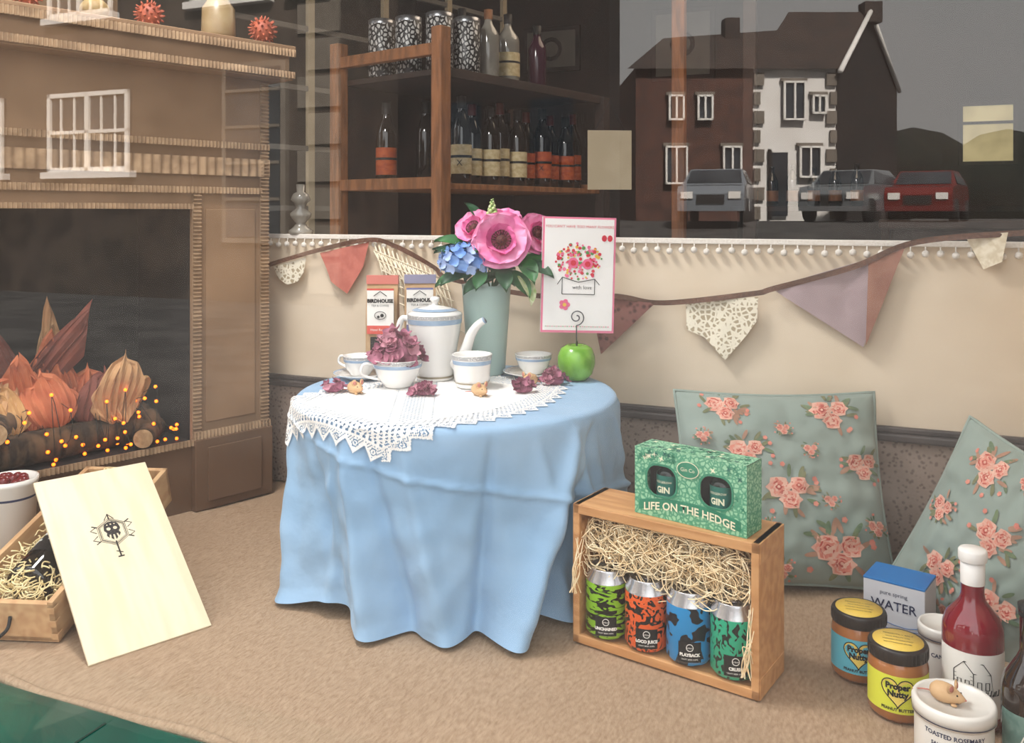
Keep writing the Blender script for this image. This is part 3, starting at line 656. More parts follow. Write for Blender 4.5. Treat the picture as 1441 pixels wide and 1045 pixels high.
for p,d,L,w in (((-.08,1.87,.625),(-1,-.3,.35),.085,.032),((-.09,1.86,.615),(-1,-.2,.15),.075,.03),((-.08,1.86,.57),(-1,-.5,-.12),.09,.035),((-.05,1.86,.562),(-.6,-.6,-.25),.075,.032),((-.02,1.85,.575),(.1,-.7,-.3),.07,.036),((.01,1.86,.59),(.8,-.5,-.1),.09,.038),((.03,1.87,.60),(1,-.3,.0),.095,.036),((0,1.86,.57),(.5,-.6,-.5),.075,.035),((-.06,1.85,.57),(-.2,-.8,-.35),.06,.03),((.05,1.88,.615),(1,-.1,.2),.06,.03),((-.06,1.9,.67),(-.5,-.2,.8),.06,.025),((-.10,1.86,.60),(-.9,-.4,.5),.07,.024),((.02,1.86,.6),(.3,-.7,-.4),.08,.04),((-.1,1.85,.57),(-.9,-.5,-.3),.06,.03)): leaf(p,d,L,w)
m.add(p_petal(.07,.04,-.5,.3,8,4),wht,T(.015,1.85,.56,ry=R_(35),rz=R_(-40)))
for i in range(22):
    a=i*2.4; z=i/22; m.add(p_ico(.0055*(1.3-z),1),wht,T(-.042+.008*(1.2-z)*math.cos(a),1.885+.008*(1.2-z)*math.sin(a),.682+.04*z))
m.add(p_sweep([(-.05,1.9,.56),(-.042,1.885,.72)],.0018,6),lf[0])
for i in range(26): leaf((-.05+random.uniform(-.04,.05),1.90+random.uniform(-.03,.02),.56+random.uniform(0,.05)),(random.uniform(-1,1),random.uniform(-1,.3),random.uniform(-.3,.8)),.06,.03)
m.done('flower_bouquet')
# ---------------------------------------------------------------- apple + greeting card with wire clip
ap=M('apple_green',(100,158,36),(128,184,60),rough=.25,scale=40,coat=.3)
m=MB(); m.add(p_lathe([(.0001,.006),(.012,.002),(.022,.002),(.033,.014),(.039,.034),(.0385,.05),(.032,.066),(.020,.073),(.010,.071),(.003,.064),(.0001,.062)],36),ap)
m.add(p_sweep([(0,0,.062),(.002,0,.08)],.0015,6),bark)
stl=M('steel_wire',(90,90,94),rough=.3,metal=.8)
sp=[(0,-.004,.06),(0,-.004,.112)]; sp+=[( (.017-.0019*t)*math.sin(t*1.3), -.004-.0003*t, .130-(.017-.0019*t)*math.cos(t*1.3)) for t in [k*.25 for k in range(30)]]
m.add(p_sweep(sp,.0014,6),stl); m.done('green_apple',(.133,1.835,ZT+.001))
wc=M('card_white',(248,245,242),rough=.5); pkc=M('card_pink_edge',(236,130,160),rough=.5); rdc=M('card_red',(214,50,70),rough=.6); yel=M('card_yellow',(236,190,70),rough=.6); grn=M('card_green',(90,150,80),rough=.6); pnk2=M('card_pink',(238,110,150),rough=.6)
m=MB(); w,h=.153,.240
m.box(-w/2,w/2,0,.0015,0,h,pkc); m.box(-w/2+.004,w/2-.004,-.0006,.0,.005,h-.004,wc)
m.box(-w/2,w/2,.010,.0115,0,h,wc,0,T(0,0,0,rx=R_(-2)))
m.add(p_text("YOU CAN'T HAVE TOO MANY FLOWERS",.0078,onf(0,-.0012,h-.020)),rdc)
rn=random.Random(3)
for i in range(130):
    a=rn.random()*2*math.pi; q_=math.sqrt(rn.random()); x=.048*q_*math.cos(a); z=.148+.038*q_*math.sin(a)
    m.add(p_poly(circ(x,z,rn.uniform(.0018,.004),8),[],.0004),rn.choice([rdc,pnk2,yel,grn,rdc,pnk2]),T(0,-.0012-.00001*i,0),False)
for x,z in ((-.012,.145),(.018,.143)): m.add(p_poly(circ(x,z,.011,12),[],.0004),pnk2,T(0,-.003,0),False); m.add(p_poly(circ(x,z,.006,12),[],.0004),rdc,T(0,-.0034,0),False)
for a in (((-.034,.115),(-.034,.080)),((-.034,.080),(.034,.080)),((.034,.080),(.034,.112)),((-.034,.115),(-.0,.105)),((0,.105),(.034,.112)),((-.034,.115),(-.044,.10)),((.034,.112),(.044,.10))):
    m.add(p_sweep([(a[0][0],-.0015,a[0][1]),(a[1][0],-.0015,a[1][1])],.0007,4),inkb)
m.add(p_text("with love",.011,onf(.008,-.0014,.094)),inkb)
for cx_ in (.052,.064): m.add(p_poly(circ(cx_,.197,.0055,8,.007),[],.0004),rdc,T(0,-.0015,0),False)
for i in range(5): m.add(p_poly(circ(-.028+.007*math.cos(i*1.26),.058+.007*math.sin(i*1.26),.005,10),[],.0004),pnk2,T(0,-.0015,0),False)
m.add(p_poly(circ(-.028,.058,.004,10),[],.0004),yel,T(0,-.002,0),False)
for i in range(30): m.add(p_poly(circ(-.066+i*.0045,.013,.0013,6),[],.0004),pnk2 if i%2 else grn,T(0,-.0015,0),False)
m.done('greeting_card',(.135,1.845,.442),(0,R_(1.5),R_(4)))
# ---------------------------------------------------------------- coffee bags
kb=M('bag_kraft',(200,166,128),(184,150,112),rough=.8,scale=20,bump=.15,bscale=60)
def coffee(name,x,y,rz,lc,hd):
    m=MB(); w,d,h=.068,.04,.205
    prof=[(0,1.0),(.02,1.0),(.12,.95),(.16,.6),(.19,.12),(.205,.10)]
    vs=[];fs=[]
    for z,t in prof:
        dd=d*t/2; ww=w/2
        vs+=[(-ww,-dd*.9,z),(-ww*.5,-dd*1.1,z),(0,-dd*1.15,z),(ww*.5,-dd*1.1,z),(ww,-dd*.9,z),(ww*.94,0,z),(ww,dd*.9,z),(0,dd*1.1,z),(-ww,dd*.9,z),(-ww*.94,0,z)]
    n=10
    for j in range(len(prof)-1):
        for i in range(n): k=(i+1)%n; fs.append([j*n+i,j*n+k,(j+1)*n+k,(j+1)*n+i])
    fs.append(list(range(n))[::-1]); fs.append([(len(prof)-1)*n+i for i in range(n)])
    m.add((vs,fs),kb,None,False)
    cm=M(name+'_header',hd,rough=.6); lm=M(name+'_label',(244,240,234),rough=.6); am=M(name+'_accent',lc,rough=.6)
    m.box(-w/2-.001,w/2+.001,-.006,.006,.188,.207,cm)
    m.box(-.029,.029,-.027,-.0235,.100,.180,lm); m.box(-.029,.029,-.0275,-.0235,.082,.100,am); m.box(-.029,.029,-.0272,-.0235,.176,.180,am)
    m.add(p_text('BIRDHOUSE',.0105,onf(0,-.0285,.153),.0006),inkb); m.add(p_text('TEA & COFFEE',.006,onf(0,-.0285,.143)),inkb); m.add(p_text('Hand Roasted',.0075,onf(0,-.0285,.091)),lm)
    m.add(p_poly(circ(0,.122,.013,16,.009),[circ(0,.122,.0118,16,.0078)],.0006),inkb,T(0,-.0285,0),False)
    m.add(p_sweep([(-.014,-.0285,.164),(0,-.0285,.174),(.014,-.0285,.164)],.0008,4),inkb); m.add(p_poly(circ(.004,.122,.004,8),[],.0006),inkb,T(0,-.0287,0),False); m.add(p_poly(circ(-.004,.119,.003,8),[],.0006),inkb,T(0,-.0287,0),False)
    m.box(-.022,.022,-.0256,-.0235,.045,.075,inkb)
    m.done('coffee_bag',(x,y,ZS),(0,0,rz))
coffee('bag_a',-.283,1.945,R_(-3),(218,92,80),(216,130,118)); coffee('bag_b',-.203,1.965,R_(4),(120,120,164),(150,148,176))
# ---------------------------------------------------------------- cushions
cb=M('cushion_sage',(148,162,154),(138,152,144),rough=.9,scale=8,bump=.15,bscale=30,sheen=.15)
rc=[M('rose_coral',(212,126,110),(222,146,128),rough=.9,scale=60),M('rose_red',(174,72,64),(190,90,78),rough=.9,scale=60),M('rose_pale',(228,182,162),(218,164,146),rough=.9,scale=60)]; rg_=[M('rose_leaf',(92,112,88),(112,130,96),rough=.9,scale=60),M('rose_leaf_d',(128,128,94),(112,118,86),rough=.9,scale=60),M('rose_twig',(172,132,110),rough=.9)]
def cushion(loc,rot,a,ah,Th,clus,seed,fs_=1.3):
    rn=random.Random(seed)
    def sf(x,y,side=-1,off=0):
        X=a*x*(1-.055*(1-y*y)); Z=ah*y*(1-.055*(1-x*x))+ah
        th=Th*max(0,(1-abs(x)**2.6)*(1-abs(y)**2.6))**.55
        wr=.004*noise.noise(Vector((x*2.6,y*2.6,seed)))+.005*noise.noise(Vector((x*6,y*6,seed+3)))
        for (ex,ey) in ((-.6,-1),(0,-1),(.6,-1),(-1,.5),(1,.4),(-.5,1),(.4,1),(1,-.5)):
            d=math.hypot((x-ex)*2.2 if abs(ey)==1 else (x-ex),(y-ey)*2.2 if abs(ex)==1 else (y-ey)); wr-=.008*math.exp(-(d/.35)**2)*math.cos(12*((x-ex) if abs(ey)==1 else (y-ey)))
        return (X, side*(th+off)+ (wr*min(1,th/.03)), Z)
    m=MB(); n=60
    m.add(p_grid(n,n,lambda p,q_:sf(p*2-1,q_*2-1,-1)),cb); m.add(p_grid(n,n,lambda p,q_:sf(p*2-1,q_*2-1,1)),cb)
    edge=[(sf(t,-1)) for t in [i/12-1 for i in range(24)]]+[(sf(1,t)) for t in [i/12-1 for i in range(24)]]+[(sf(-t,1)) for t in [i/12-1 for i in range(24)]]+[(sf(-1,-t)) for t in [i/12-1 for i in range(25)]]
    m.add(p_sweep(edge,.0035,6),cb)
    cnt=[0]
    def patch(cx,cz,rx,rz_,ang,mat,lobes=0):
        cnt[0]+=1; off=.0014+.000010*cnt[0]
        def g(r,t):
            k=1+(.16*math.cos(lobes*t) if lobes else 0)
            px=r*rx*k*math.cos(t); pz=r*rz_*k*math.sin(t)
            X=cx+px*math.cos(ang)-pz*math.sin(ang); Z=cz+px*math.sin(ang)+pz*math.cos(ang); return sf(max(-.985,min(.985,X)),max(-.985,min(.985,Z)),-1,off)
        vs=[g(0,0)];fs=[];k=14
        for ring in (.5,1): vs+=[g(ring,2*math.pi*i/k) for i in range(k)]
        fs+=[[0,1+i,1+(i+1)%k] for i in range(k)]+[[1+i,1+k+i,1+k+(i+1)%k,1+(i+1)%k] for i in range(k)]
        m.add((vs,fs),mat)
    for (x,y,s) in clus:
        s*=fs_
        for i in range(14):
            t=rn.random()*6.28; rr=rn.uniform(.95,1.4); patch(x+s*rr*math.cos(t),y+s*rr*.9*math.sin(t),s*.36,s*.11,t+rn.uniform(-.6,.6),rn.choice(rg_))
        for i in range(5):
            t=rn.random()*6.28; patch(x+s*1.5*math.cos(t),y+s*1.4*math.sin(t),s*.13,s*.13,0,rc[0],5)
        for dx,dy,k in ((-.5,.15,.75),(.5,.25,.62),(.05,-.5,.66)):
            X,Y=x+dx*s,y+dy*s
            patch(X,Y,s*k*.80,s*k*.76,0,rc[2],6); patch(X,Y,s*k*.66,s*k*.60,.5,rc[0],5)
            for j in range(10):
                t=j*.63+rn.random(); rr=rn.uniform(.3,.58); patch(X+s*k*rr*math.cos(t),Y+s*k*rr*math.sin(t),s*k*.2,s*k*.055,t+1.57,rc[2] if j%3==0 else rc[1])
            patch(X,Y,s*k*.22,s*k*.20,0,rc[1],4); patch(X,Y+.02*s,s*k*.1,s*k*.1,0,rc[2])
    m.done('cushion',loc,rot)
cushion((.508,1.625,.002),(R_(-20),0,R_(-3)),.194,.180,.055,[(-.55,.84,.12),(.5,.78,.14),(-.38,.35,.13),(0,-.05,.15),(.78,.22,.12),(.45,-.66,.18),(-.85,-.2,.06),(-.6,-.55,.11),(.25,.38,.05),(.85,-.4,.07),(-.1,-.86,.07),(-.8,.5,.05),(0,.6,.05),(-.2,-.42,.05),(.4,-.15,.05)],1)
cushion((.722,1.462,.004),(R_(-14),R_(20),R_(-58)),.128,.162,.060,[(-.35,.72,.15),(.1,.15,.16),(.6,.55,.13),(-.65,.1,.11),(-.3,-.45,.15),(.5,-.45,.16),(.85,0,.07),(0,-.85,.09),(.1,.8,.06)],2)
# ---------------------------------------------------------------- crate with cans
pine=M('crate_pine',(210,158,106),(190,136,86),rough=.55,scale=9,stretch=(1,8,8),bump=.05)
CR=math.atan2(-.178,.25); CM=Matrix.Translation((.101,1.4375,0))@Matrix.Rotation(CR,4,'Z')
m=MB(); L,Dp,Hc,t=.308,.100,.222,.011
m.box(0,L,0,Dp,0,t,pine,.0015); m.box(0,L,0,Dp,Hc-t,Hc,pine,.0015); m.box(0,t,.001,Dp-.001,t,Hc-t,pine,.0015); m.box(L-t,L,.001,Dp-.001,t,Hc-t,pine,.0015); m.box(0,L,Dp-.003,Dp+.002,0.001,Hc-.001,pine)
for x in (-.001,L-t):
    for z in (0,Hc-.03): m.box(x,x+t+.001,-.0015,Dp,z,z+.03,pine,.001)
m.box(0,L,-.005,.003,0,.014,pine,.0015); m.box(0,L,-.005,.003,Hc-.015,Hc,pine,.0015); m.box(0,.012,-.005,.003,.0,Hc,pine,.0015); m.box(L-.012,L,-.005,.003,0,Hc,pine,.0015)
m.done('wooden_crate',(.101,1.4375,0),(0,0,CR))
straw=M('wood_wool',(255,238,202),(246,218,172),rough=.8,scale=60)
def sc():
    x=random.uniform(.02,.285); z=random.uniform(.03,.185)+.02*math.sin(x*12); y=random.uniform(.062,.09) if z<.125 else random.uniform(-.002,.07)
    z=min(z,.190); a=random.random()*6.28; r=random.uniform(.01,.035); pts=[]
    for k in range(6):
        aa=a+k*random.uniform(.3,.9); pts.append((min(.292,max(.014,x+r*math.cos(aa)*1.3)),min(.092,max(.0,y+random.uniform(-.012,.012))),min(.203,max(.014,z+r*math.sin(aa)))))
    return pts
strands('wood_wool_filling',1350,sc,.0009,straw,None,(.101,1.4375,0),(0,0,CR))
def sc2():
    p=random.choice([(.012,.10),(.296,.05)]); return [(p[0]+random.uniform(-.006,.006),.01-.02*random.random(),p[1]+.1*random.random()) if k==0 else (p[0]+random.uniform(-.010,.008),-.012-.01*random.random(),p[1]+.06-.025*k) for k in range(4)]
strands('wood_wool_filling',26,sc2,.0007,straw,None,(.101,1.4375,0),(0,0,CR))
alu=M('can_aluminium',(214,214,216),(198,198,202),rough=.25,metal=.85,scale=30)
cp1=M('can_green_stripes',(12,18,10),(140,196,44),rough=.35,scale=38,kind='noise',stretch=(1,1,3.2),rot=(0,R_(25),0),dist=1.2,detail=1,lo=.48,hi=.50)
cp2=M('can_orange_swirl',(18,16,18),(234,100,44),rough=.35,scale=50,kind='noise',dist=3,detail=0,lo=.45,hi=.465)
cp3=M('can_blue_blobs',(14,20,30),(36,142,206),rough=.35,scale=66,kind='noise',dist=.8,detail=0,lo=.44,hi=.455)
cp4=M('can_teal_spots',(14,28,26),(40,172,134),rough=.35,scale=98,kind='noise',stretch=(1.4,1.4,1),dist=1,detail=0,lo=.41,hi=.43)
lw=M('label_white_print',(236,234,228),rough=.6)
for x,cm,tx in ((.046,cp1,'UNCHAINED'),(.117,cp2,'LOCO JUICE'),(.188,cp3,'PLAYBACK'),(.259,cp4,'CRUSH')):
    m=MB(); r=.0340; h=.109
    m.add(p_lathe([(.0001,.004),(.022,.002),(.025,0),(.027,.001),(r,.009),(r,h-.017),(.0272,h-.005),(.0278,h-.001),(.027,h),(.0260,h-.001),(.0252,h-.005),(.0001,h-.005)],44),alu)
    m.add(p_lathe([(.0295,.003),(r+.0003,.0095),(r+.0003,h-.020)],44),cm)
    m.add(p_patch(r+.0006,.5,.010,.040),inkb)
    m.add(p_poly(circ(0,0,.0055,18),[circ(0,0,.0046,18)],.0004),lw,T(0,-r-.0009,.032)); m.add(p_text('arbor',.0042,wrap(r+.0012,.0318)),lw)
    m.add(p_text(tx,.0062,wrap(r+.001,.021),.0004),lw); m.add(p_text('CRAFT BEER 330ML',.0030,wrap(r+.001,.0145)),lw)
    m.add(p_poly(circ(0,0,.008,14,.011),[circ(0,.003,.003,10)],.001),alu,T(0,.004,h-.003,rx=math.pi/2)); m.add(p_sphere(.002,8,6),alu,T(0,.0,h-.004))
    m.done('beer_can',CM@Vector((x,.026,t+.0035)),(0,0,R_(-10)))
# ---------------------------------------------------------------- gift box on crate
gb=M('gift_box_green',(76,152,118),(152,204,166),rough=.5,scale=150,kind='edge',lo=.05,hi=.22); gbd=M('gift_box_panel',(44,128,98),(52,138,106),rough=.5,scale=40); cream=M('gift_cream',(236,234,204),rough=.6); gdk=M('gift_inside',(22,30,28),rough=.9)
teal=M('gin_label',(22,100,88),(28,112,98),rough=.5,scale=60); ginm=M('gin_bottle_glass',(16,34,32),rough=.1)
m=MB(); L,Dp,Hb=.185,.052,.104
m.add(p_poly([(0,0),(L,0),(L,Hb),(0,Hb)],[rrect(.022,.072,.034,.080,.018)[::-1],rrect(.112,.162,.034,.080,.018)[::-1]],.0012),gb,T(0,0,0),False)
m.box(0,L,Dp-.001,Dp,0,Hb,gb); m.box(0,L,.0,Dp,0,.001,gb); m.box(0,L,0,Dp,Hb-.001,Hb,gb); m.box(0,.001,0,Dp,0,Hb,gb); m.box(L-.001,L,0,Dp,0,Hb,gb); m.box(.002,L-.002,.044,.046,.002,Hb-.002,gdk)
for x0,x1 in ((.022,.072),(.112,.162)):
    o_=rrect(x0-.003,x1+.003,.031,.083,.02); i_=rrect(x0,x1,.034,.080,.018); m.add(p_poly(o_,[i_[::-1]],.001),gbd,T(0,-.0012,0),False)
    c=(x0+x1)/2; m.add(p_lathe([(.0001,.002),(.018,.002),(.019,.066),(.015,.072),(.009,.076),(.009,.09),(.0001,.09)],24),ginm,T(c,.023,0)); m.add(p_patch(.0195,1.2,.028,.064),teal,T(c,.023,0)); m.add(p_text('GIN',.013,wrap(.0202,.042),.0005),cream,T(c,.023,0)); m.add(p_text('HEDGEROW',.005,wrap(.0202,.054)),cream,T(c,.023,0))
m.add(p_poly(circ(.092,.082,.017,24,.011),[],.001),gbd,T(0,-.0022,0),False); m.add(p_poly(circ(.092,.082,.0185,24,.0125),[circ(.092,.082,.0175,24,.0115)],.0006),cream,T(0,-.0022,0),False); m.add(p_text('Gin Co',.008,onf(.092,-.003,.082)),cream)
def arch(x,y): return (.092+x,-.002,.0155+y+.010*(1-(x/.08)**2)-.004)
m.add(p_poly([(.008+.168*k/20,.008+.010*(1-((.168*k/20-.084)/.08)**2)) for k in range(21)]+[(.176-.168*k/20,.023+.010*(1-((.084-.168*k/20)/.08)**2)) for k in range(21)],[],.0006),gbd,T(0,-.0008,0),False)
m.add(p_text('LIFE ON THE HEDGE',.0165,arch,.0004),cream)
rn=random.Random(5)
def star(x,z,a): return [(x+.005*math.cos(t+a)*(1 if k%2 else .35),z+.005*math.sin(t+a)*(1 if k%2 else .35)) for k,t in enumerate([j*.785 for j in range(8)])]
for i in range(70):
    x=rn.uniform(.006,.179); z=rn.choice([rn.uniform(.086,.099),rn.uniform(.03,.1)]); a=rn.random()*3
    mt=rn.choice([cream,gbd,gbd,teal])
    if not((.016<x<.078 or .106<x<.168) and .026<z<.087) and not(.07<x<.114 and z>.064) and z>.036: m.add(p_poly(star(x,z,a),[],.0005),mt,T(0,-.0009,0),False)
    x=rn.uniform(.006,.179); y=rn.uniform(.006,.046); m.add(p_poly([(px_,-py_) for px_,py_ in star(x,y,a)],[],.0005),mt,Matrix(((1,0,0,0),(0,0,-1,0),(0,1,0,Hb+.0004),(0,0,0,1))),False)
m.done('gift_box',(.193,1.392,.2225),(0,0,R_(-38.5)))
# ---------------------------------------------------------------- jars, bottle, pots, carton
def jar(x,y,lc,rz):
    k=lc[0]; pb=M('peanut_butter_%d'%k,(176,112,62),(152,94,50),rough=.15,scale=14,coat=.6); lb=M('jar_label_%d'%k,lc,rough=.5); lid=M('jar_lid_%d'%k,(34,26,24),rough=.35); ly=M('lid_sticker_%d'%k,(238,204,90),(230,194,80),rough=.5,scale=20)
    m=MB(); r=.0395
    m.add(p_lathe([(.0001,0),(r*.9,0),(r,.006),(r,.068),(r*.94,.076),(r*.90,.080)],40),pb)
    m.add(p_lathe([(r*.95,.078),(r*.985,.079),(r*.985,.094),(r*.95,.0965),(.0001,.0965)],40),lid); m.add(p_lathe([(.0001,.0972),(r*.84,.0972),(r*.84,.0966)],36),ly)
    for i in range(40): a=2*math.pi*i/40; m.box(-.0006,.0006,-.0006,.0006,0,.013,lid,0,T(r*.985*math.cos(a),r*.985*math.sin(a),.080))
    m.add(p_patch(r+.0005,1.35,.014,.064),lb)
    hm=M('jar_heart_%d'%k,(246,222,110),rough=.6)
    def heart(s): return [(s*(.85*math.sin(t_)**3),s*(.8125*math.cos(t_)-.3125*math.cos(2*t_)-.125*math.cos(3*t_)-.0625*math.cos(4*t_))*.85) for t_ in [2*math.pi*i/36 for i in range(36)]]
    hv=[(0,0)]+heart(.025); m.add(([wrap(r+.0008,.044)(px_,pz_) for px_,pz_ in hv],[[0,1+i,1+(i+1)%36] for i in range(36)]),hm)
    m.add(p_sweep([wrap(r+.001,.044)(px_,pz_) for px_,pz_ in heart(.025)+[heart(.025)[0]]],.0007,5),inkb)
    m.add(p_text('Proper',.0112,wrap(r+.0014,.0505),.0006),inkb); m.add(p_text('Nutty',.0112,wrap(r+.0014,.0405),.0006),inkb); m.add(p_text('PEANUT BUTTER',.0056,wrap(r+.0012,.0195),.0002),inkb)
    for j,s in enumerate(('PEANUTS + SALT','NO PALM OIL','HAND ROASTED','NOTHING ELSE')): m.add(p_text(s,.0052,lambda X,Y,j=j:(X,Y+.015-.009*j,.0978)),inkb)
    m.done('peanut_butter_jar',(x,y,0),(0,0,rz))
jar(.522,1.337,(96,190,214),R_(-22)); jar(.537,1.236,(222,226,70),R_(-24))
rb=M('raspberry_liqueur',(150,14,40),(128,8,30),rough=.04,scale=5,coat=.8,trans=.3); wcap=M('white_capsule',(242,240,238),rough=.35)
lh=M('label_house',(242,239,232),rough=.6)
m=MB(); m.add(p_lathe([(.0001,0),(.036,0),(.0385,.005),(.0385,.120),(.0375,.130),(.033,.142),(.023,.154),(.0165,.163),(.0145,.172),(.0145,.21)],40),rb)
m.add(p_lathe([(.0152,.185),(.0156,.226),(.0001,.227)],28),wcap); m.add(p_lathe([(.0175,.216),(.0182,.219),(.0182,.229),(.016,.232),(.0001,.232)],28),wcap)
m.add(p_patch(.0391,1.35,.018,.104),lh)
def ln(pts,r_=.0006): m.add(p_sweep([wrap(.0395,0)(x,z) for x,z in pts],r_,4),inkb)
ln([(-.025,.05),(-.025,.078),(-.012,.092),(0,.078),(0,.05)]); ln([(0,.078),(.022,.078),(.026,.05),(-.025,.05)]); ln([(-.012,.092),(.012,.092),(.022,.078)])
for i in range(5): ln([(-.024,.054+i*.005),(-.001,.054+i*.005)],.0003)
for x in (-.02,-.01,.005,.015): ln([(x,.058),(x,.068),(x+.005,.068),(x+.005,.058),(x,.058)])
for i in range(30): x=-.036+i*.0024; ln([(x,.050),(x+.0015,.050+.008*abs(math.sin(i*1.9)))])
m.add(p_text('RASPBERRY',.009,wrap(.0396,.040),.0003),inkb); m.add(p_text('GIN LIQUEUR',.006,wrap(.0396,.030)),inkb)
m.done('liqueur_bottle',(.630,1.215,0),(0,0,R_(-26)))
enam=M('enamel_white',(240,237,230),(232,228,221),rough=.3,scale=6); navy=M('enamel_navy',(40,48,80),rough=.4)
def pot(name,x,y,r,h,txts,rz=R_(-25)):
    m=MB(); m.add(p_lathe([(.0001,0),(r*.95,0),(r*.97,.004),(r*.97,h-.018)],44),enam); m.add(p_lathe([(r*.97,h-.018),(r*1.03,h-.018),(r*1.04,h-.003),(r*.99,h+.001),(r*.9,h),(r*.88,h-.003),(.0001,h-.003)],44),enam)
    m.add(p_lathe([(r*1.035,h-.016),(r*1.043,h-.0145)],44),navy)
    for s,sz,z in txts: m.add(p_text(s,sz,wrap(r*.98,z),.0002),navy)
    m.done(name,(x,y,0),(0,0,rz))
pot('storage_tin',.556,1.118,.047,.080,(('TOASTED ROSEMARY',.0075,.052),('SALTED ALMONDS',.0065,.040),('HAND COOKED',.005,.030)))
mouse(.546,1.115,.0775,R_(40))
pot('candle_tin',.638,1.318,.032,.082,(('CANDLE',.008,.045),))
m=MB(); br=M('brown_glass',(34,18,12),rough=.06,coat=.6); m.add(p_lathe(bottle_prof(.20,.034,.013,.5),32),br); m.add(p_patch(.0346,1.2,.02,.075),M('label_teal',(120,150,140),(96,128,120),scale=80)); m.add(p_lathe([(.0145,.188),(.0155,.202),(.0001,.203)],20),inkb); m.add(p_text('ALE',.018,wrap(.0352,.045)),lw)
m.done('ale_bottle',(.648,1.108,0),(0,0,R_(-28)))
cw=M('carton_white',(216,219,226),(204,208,216),rough=.6,scale=12); cbl=M('carton_blue',(38,120,192),(32,108,180),rough=.5,scale=12)
m=MB(); m.box(-.046,.046,-.036,.036,0,.108,cw,.001); m.box(-.0463,.0463,-.0363,.0363,.106,.110,cbl,.001)
m.add(p_text('WATER',.020,onf(0,-.0368,.072),.0002),navy)
m.add(p_text('pure spring',.009,onf(0,-.0368,.091)),navy)
for i in range(5): m.add(p_sweep([(-.04+.02*k,-.037,.045-.007*i+.003*math.sin(k*1.8+i)) for k in range(5)],.0005,4),cbl)
m.done('water_carton',(.622,1.425,0),(0,0,R_(-38)))
# ---------------------------------------------------------------- left: tilted gift box with bottle
ply=M('plywood_cream',(236,222,192),(228,211,178),rough=.5,scale=5,stretch=(9,1,1)); pine2=M('pine_pale',(210,172,128),(192,150,108),rough=.6,scale=8,stretch=(8,1,8))
bx=empty('wooden_gift_box',(-.728,1.428,.001),(R_(14.5),0,R_(-4.6)))
m=MB(); w,L,h,t=.172,.405,.074,.010
m.box(-w,0,0,L,0,.008,pine2); m.box(-w,-w+t,0,L,0,h,pine2,.001); m.box(-t,0,0,L,0,h,pine2,.001); m.box(-w,0,0,t,0,h-.004,pine2,.001); m.box(-w,0,L-t,L,0,h,pine2,.001)
for i in range(3):
    for x in (-w-.0005,-t-.0005): m.box(x,x+t+.001,-.0008,.012,.004+i*.024,.015+i*.024,pine2,.0006)
m.done('box_shell',parent=bx)
m=MB(); m.add(p_sweep(smooth([(-.125,0,.045),(-.125,-.014,.03),(-.10,-.022,.016),(-.075,-.014,.03),(-.075,0,.045)],6),.003,8),inkb); m.done('rope_handle',parent=bx)
m=MB(); m.add(p_lathe(bottle_prof(.32,.038,.014,.6),32),gdark,T(-.085,.06,.052,rx=-math.pi/2)); m.add(p_lathe([(.0386,.05),(.0386,.17)],32),inkb,T(-.085,.06,.052,rx=-math.pi/2))
def obt(dy): return lambda x,y:(-.085-.0394*math.sin((y-dy)/.0394),.17+x,.052+.0394*math.cos((y-dy)/.0394))
m.add(p_text('TOM',.036,obt(-.012),.0008),lw); m.add(p_text('BLACK CASK',.012,obt(.016)),lw)
m.done('bottle',parent=bx)
str2=M('wood_wool_yellow',(248,230,182),(234,212,156),rough=.8,scale=60)
def sb():
    x=random.uniform(-.155,-.015); y=random.uniform(.02,.38); z=.02+.05*random.random()
    if abs(x+.085)<.035:
        z=.055+.035*random.random() if random.random()<.4 else .03; y=random.choice([random.uniform(.02,.08),random.uniform(.30,.38)])
    a=random.random()*6.28; r=random.uniform(.006,.02)
    return [(min(-.013,max(-.157,x+r*math.cos(a+k*.8))),min(.385,max(.014,y+r*math.sin(a+k*.8))),z+random.uniform(-.008,.008)) for k in range(5)]
strands('straw',620,sb,.0013,str2,bx)
m=MB(); m.box(-.08,.08,-.02,.02,0,.074,kraftd,.003); m.box(-.085,.085,-.024,.024,0,.01,kraft,.002); m.done('cardboard_riser',(-.79,1.745,0),(0,0,R_(-4.6)))
m=MB(); w,h=.195,.362
m.box(0,w,0,.006,0,h,ply,.0012)
ink2=M('emblem_ink',(44,38,36),rough=.7)
def E(pts,r_=.0011,close=True):
    p=[(w*.5+x,-.0002,.225+z) for x,z in pts]
    if close: p.append(p[0])
    m.add(p_sweep(p,r_*.62,5),ink2)
hexp=[(.024*math.cos(R_(60*i+30)),.026*math.sin(R_(60*i+30))) for i in range(6)]; E(hexp,.0012); E([(x*.9,z*.9) for x,z in hexp],.0006); E([(x*1.12,z*1.12) for x,z in hexp],.0007)
hc=.228
m.add(p_poly([(w*.5+x*.9,hc+z*.9) for x,z in ((-.014,.010),(-.011,.017),(-.004,.020),(.004,.020),(.011,.017),(.014,.010),(.015,.002),(.011,-.004),(.013,-.010),(.009,-.016),(.008,-.009),(.005,-.009),(.006,-.018),(.002,-.022),(.0015,-.010),(-.0015,-.010),(-.002,-.022),(-.006,-.018),(-.005,-.009),(-.008,-.009),(-.009,-.016),(-.013,-.010),(-.011,-.004),(-.015,.002))],[circ(w*.5-.0055,hc+.004,.0036,8)[::-1],circ(w*.5+.0055,hc+.004,.0036,8)[::-1],circ(w*.5-.006,hc+.0125,.0015,6)[::-1],circ(w*.5+.006,hc+.0125,.0015,6)[::-1],circ(w*.5,hc+.013,.0018,6)[::-1]],.0004),ink2,T(0,-.0003,0),False)
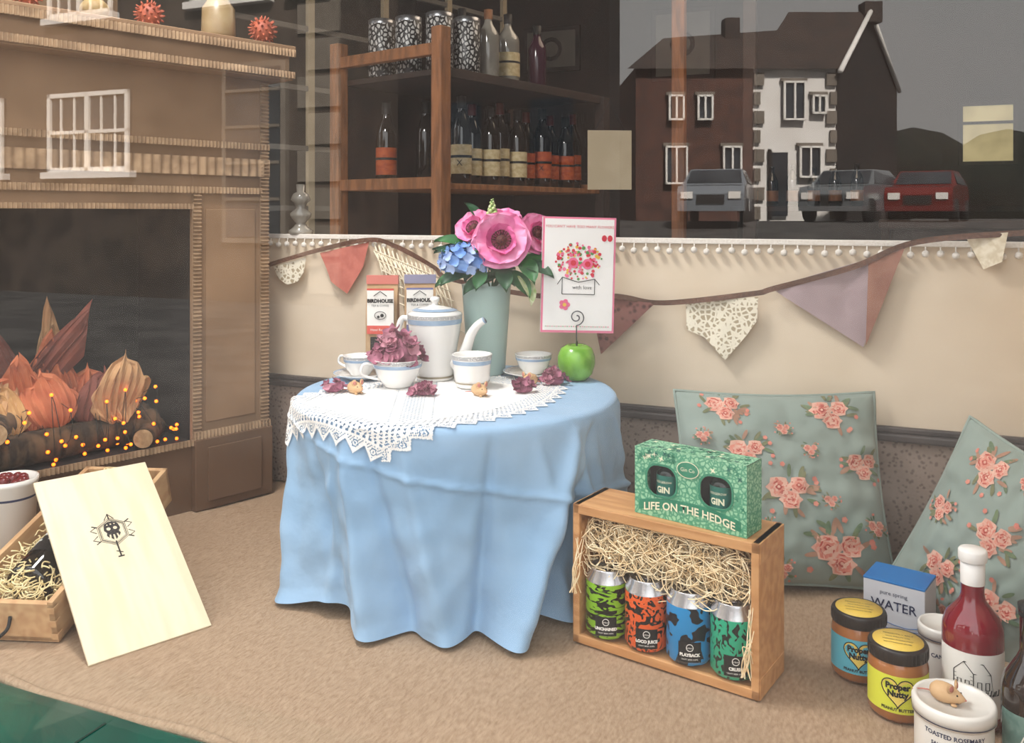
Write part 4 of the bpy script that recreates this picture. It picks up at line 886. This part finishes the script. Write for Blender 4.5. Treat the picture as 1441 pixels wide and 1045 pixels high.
for sx in (-1,1):
    for a in (30,-30): E([(sx*.027*math.cos(R_(a)),.029*math.sin(R_(a))),(sx*.036*math.cos(R_(a)),.038*math.sin(R_(a)))],.0016,False)
    E([(sx*.024,.016),(sx*.035,.010),(sx*.026,.003)],.0012,False); E([(sx*.024,-.016),(sx*.035,-.010),(sx*.026,-.003)],.0012,False)
E([(0,-.02),(0,-.052)],.0022,False); E([(-.005,-.052),(.005,-.052)],.002,False); E([(0,.027),(0,.038)],.002,False); E([(-.008,.026),(0,.038),(.008,.026)],.0013,False); E([(-.005,-.040),(.005,-.045)],.0013,False)
m.done('wooden_box_lid',(-.645,1.354,.001),(R_(-53.8),0,R_(43.1)))
m=MB(); r=.048; m.add(p_lathe([(.0001,0),(r*.85,0),(r,.17),(r*1.05,.172),(r*1.05,.182),(r*.95,.182),(r*.93,.17),(.0001,.165)],36),enam); m.add(p_lathe([(r*.955,.13),(r*.985,.15)],36),navy)
bd=M('berry_dark',(110,34,36),rough=.3)
for i in range(14): m.add(p_ico(.010,2),bd,T(random.uniform(-.03,.03),random.uniform(-.03,.03),.174))
m.done('white_tub',(-.967,1.71,0))
# ---------------------------------------------------------------- lights
wd=bpy.data.worlds.new('World'); S.world=wd; wd.use_nodes=True; nt=wd.node_tree; bg=nt.nodes['Background']; bg.inputs['Color'].default_value=(.965,.985,1,1); bg.inputs['Strength'].default_value=2.45
sd=bpy.data.lights.new('sun','SUN'); sd.energy=26; sd.angle=R_(6); sd.color=(1,.96,.92); so=bpy.data.objects.new('sun',sd); S.collection.objects.link(so)
dr=-(U*.5+N*.8)+Vector((0,0,-.8)); so.rotation_euler=dr.to_track_quat('-Z','Y').to_euler()
def area(name,u,v,z,sx,sy,en,col,tgt):
    l=bpy.data.lights.new(name,'AREA'); l.shape='RECTANGLE'; l.size=sx; l.size_y=sy; l.energy=en; l.color=col
    o=bpy.data.objects.new(name,l); S.collection.objects.link(o); p=W(u,v,z); o.location=p; o.rotation_euler=(W(*tgt)-p).to_track_quat('-Z','Y').to_euler()
area('display_fill_light',-1.2,1.1,2.0,.5,.3,28,(1,.97,.93),(-.5,1.6,0))  # unseen area light, added to brighten the display and shade the cloth folds
area('shop_fill_light',-.3,3.6,2.25,1.2,1.2,18,(1,.8,.6),(-.3,3.6,0))  # unseen warm area light, added to lift the shop interior
# ---------------------------------------------------------------- camera
c=bpy.data.cameras.new('camera'); co=bpy.data.objects.new('camera',c); S.collection.objects.link(co); S.camera=co
co.location=(0,0,H); co.rotation_euler=(R_(90),0,0); c.sensor_width=36; c.lens=1250/1441*36; c.shift_y=-(522.5-300)/1441; c.clip_start=.02; c.clip_end=200
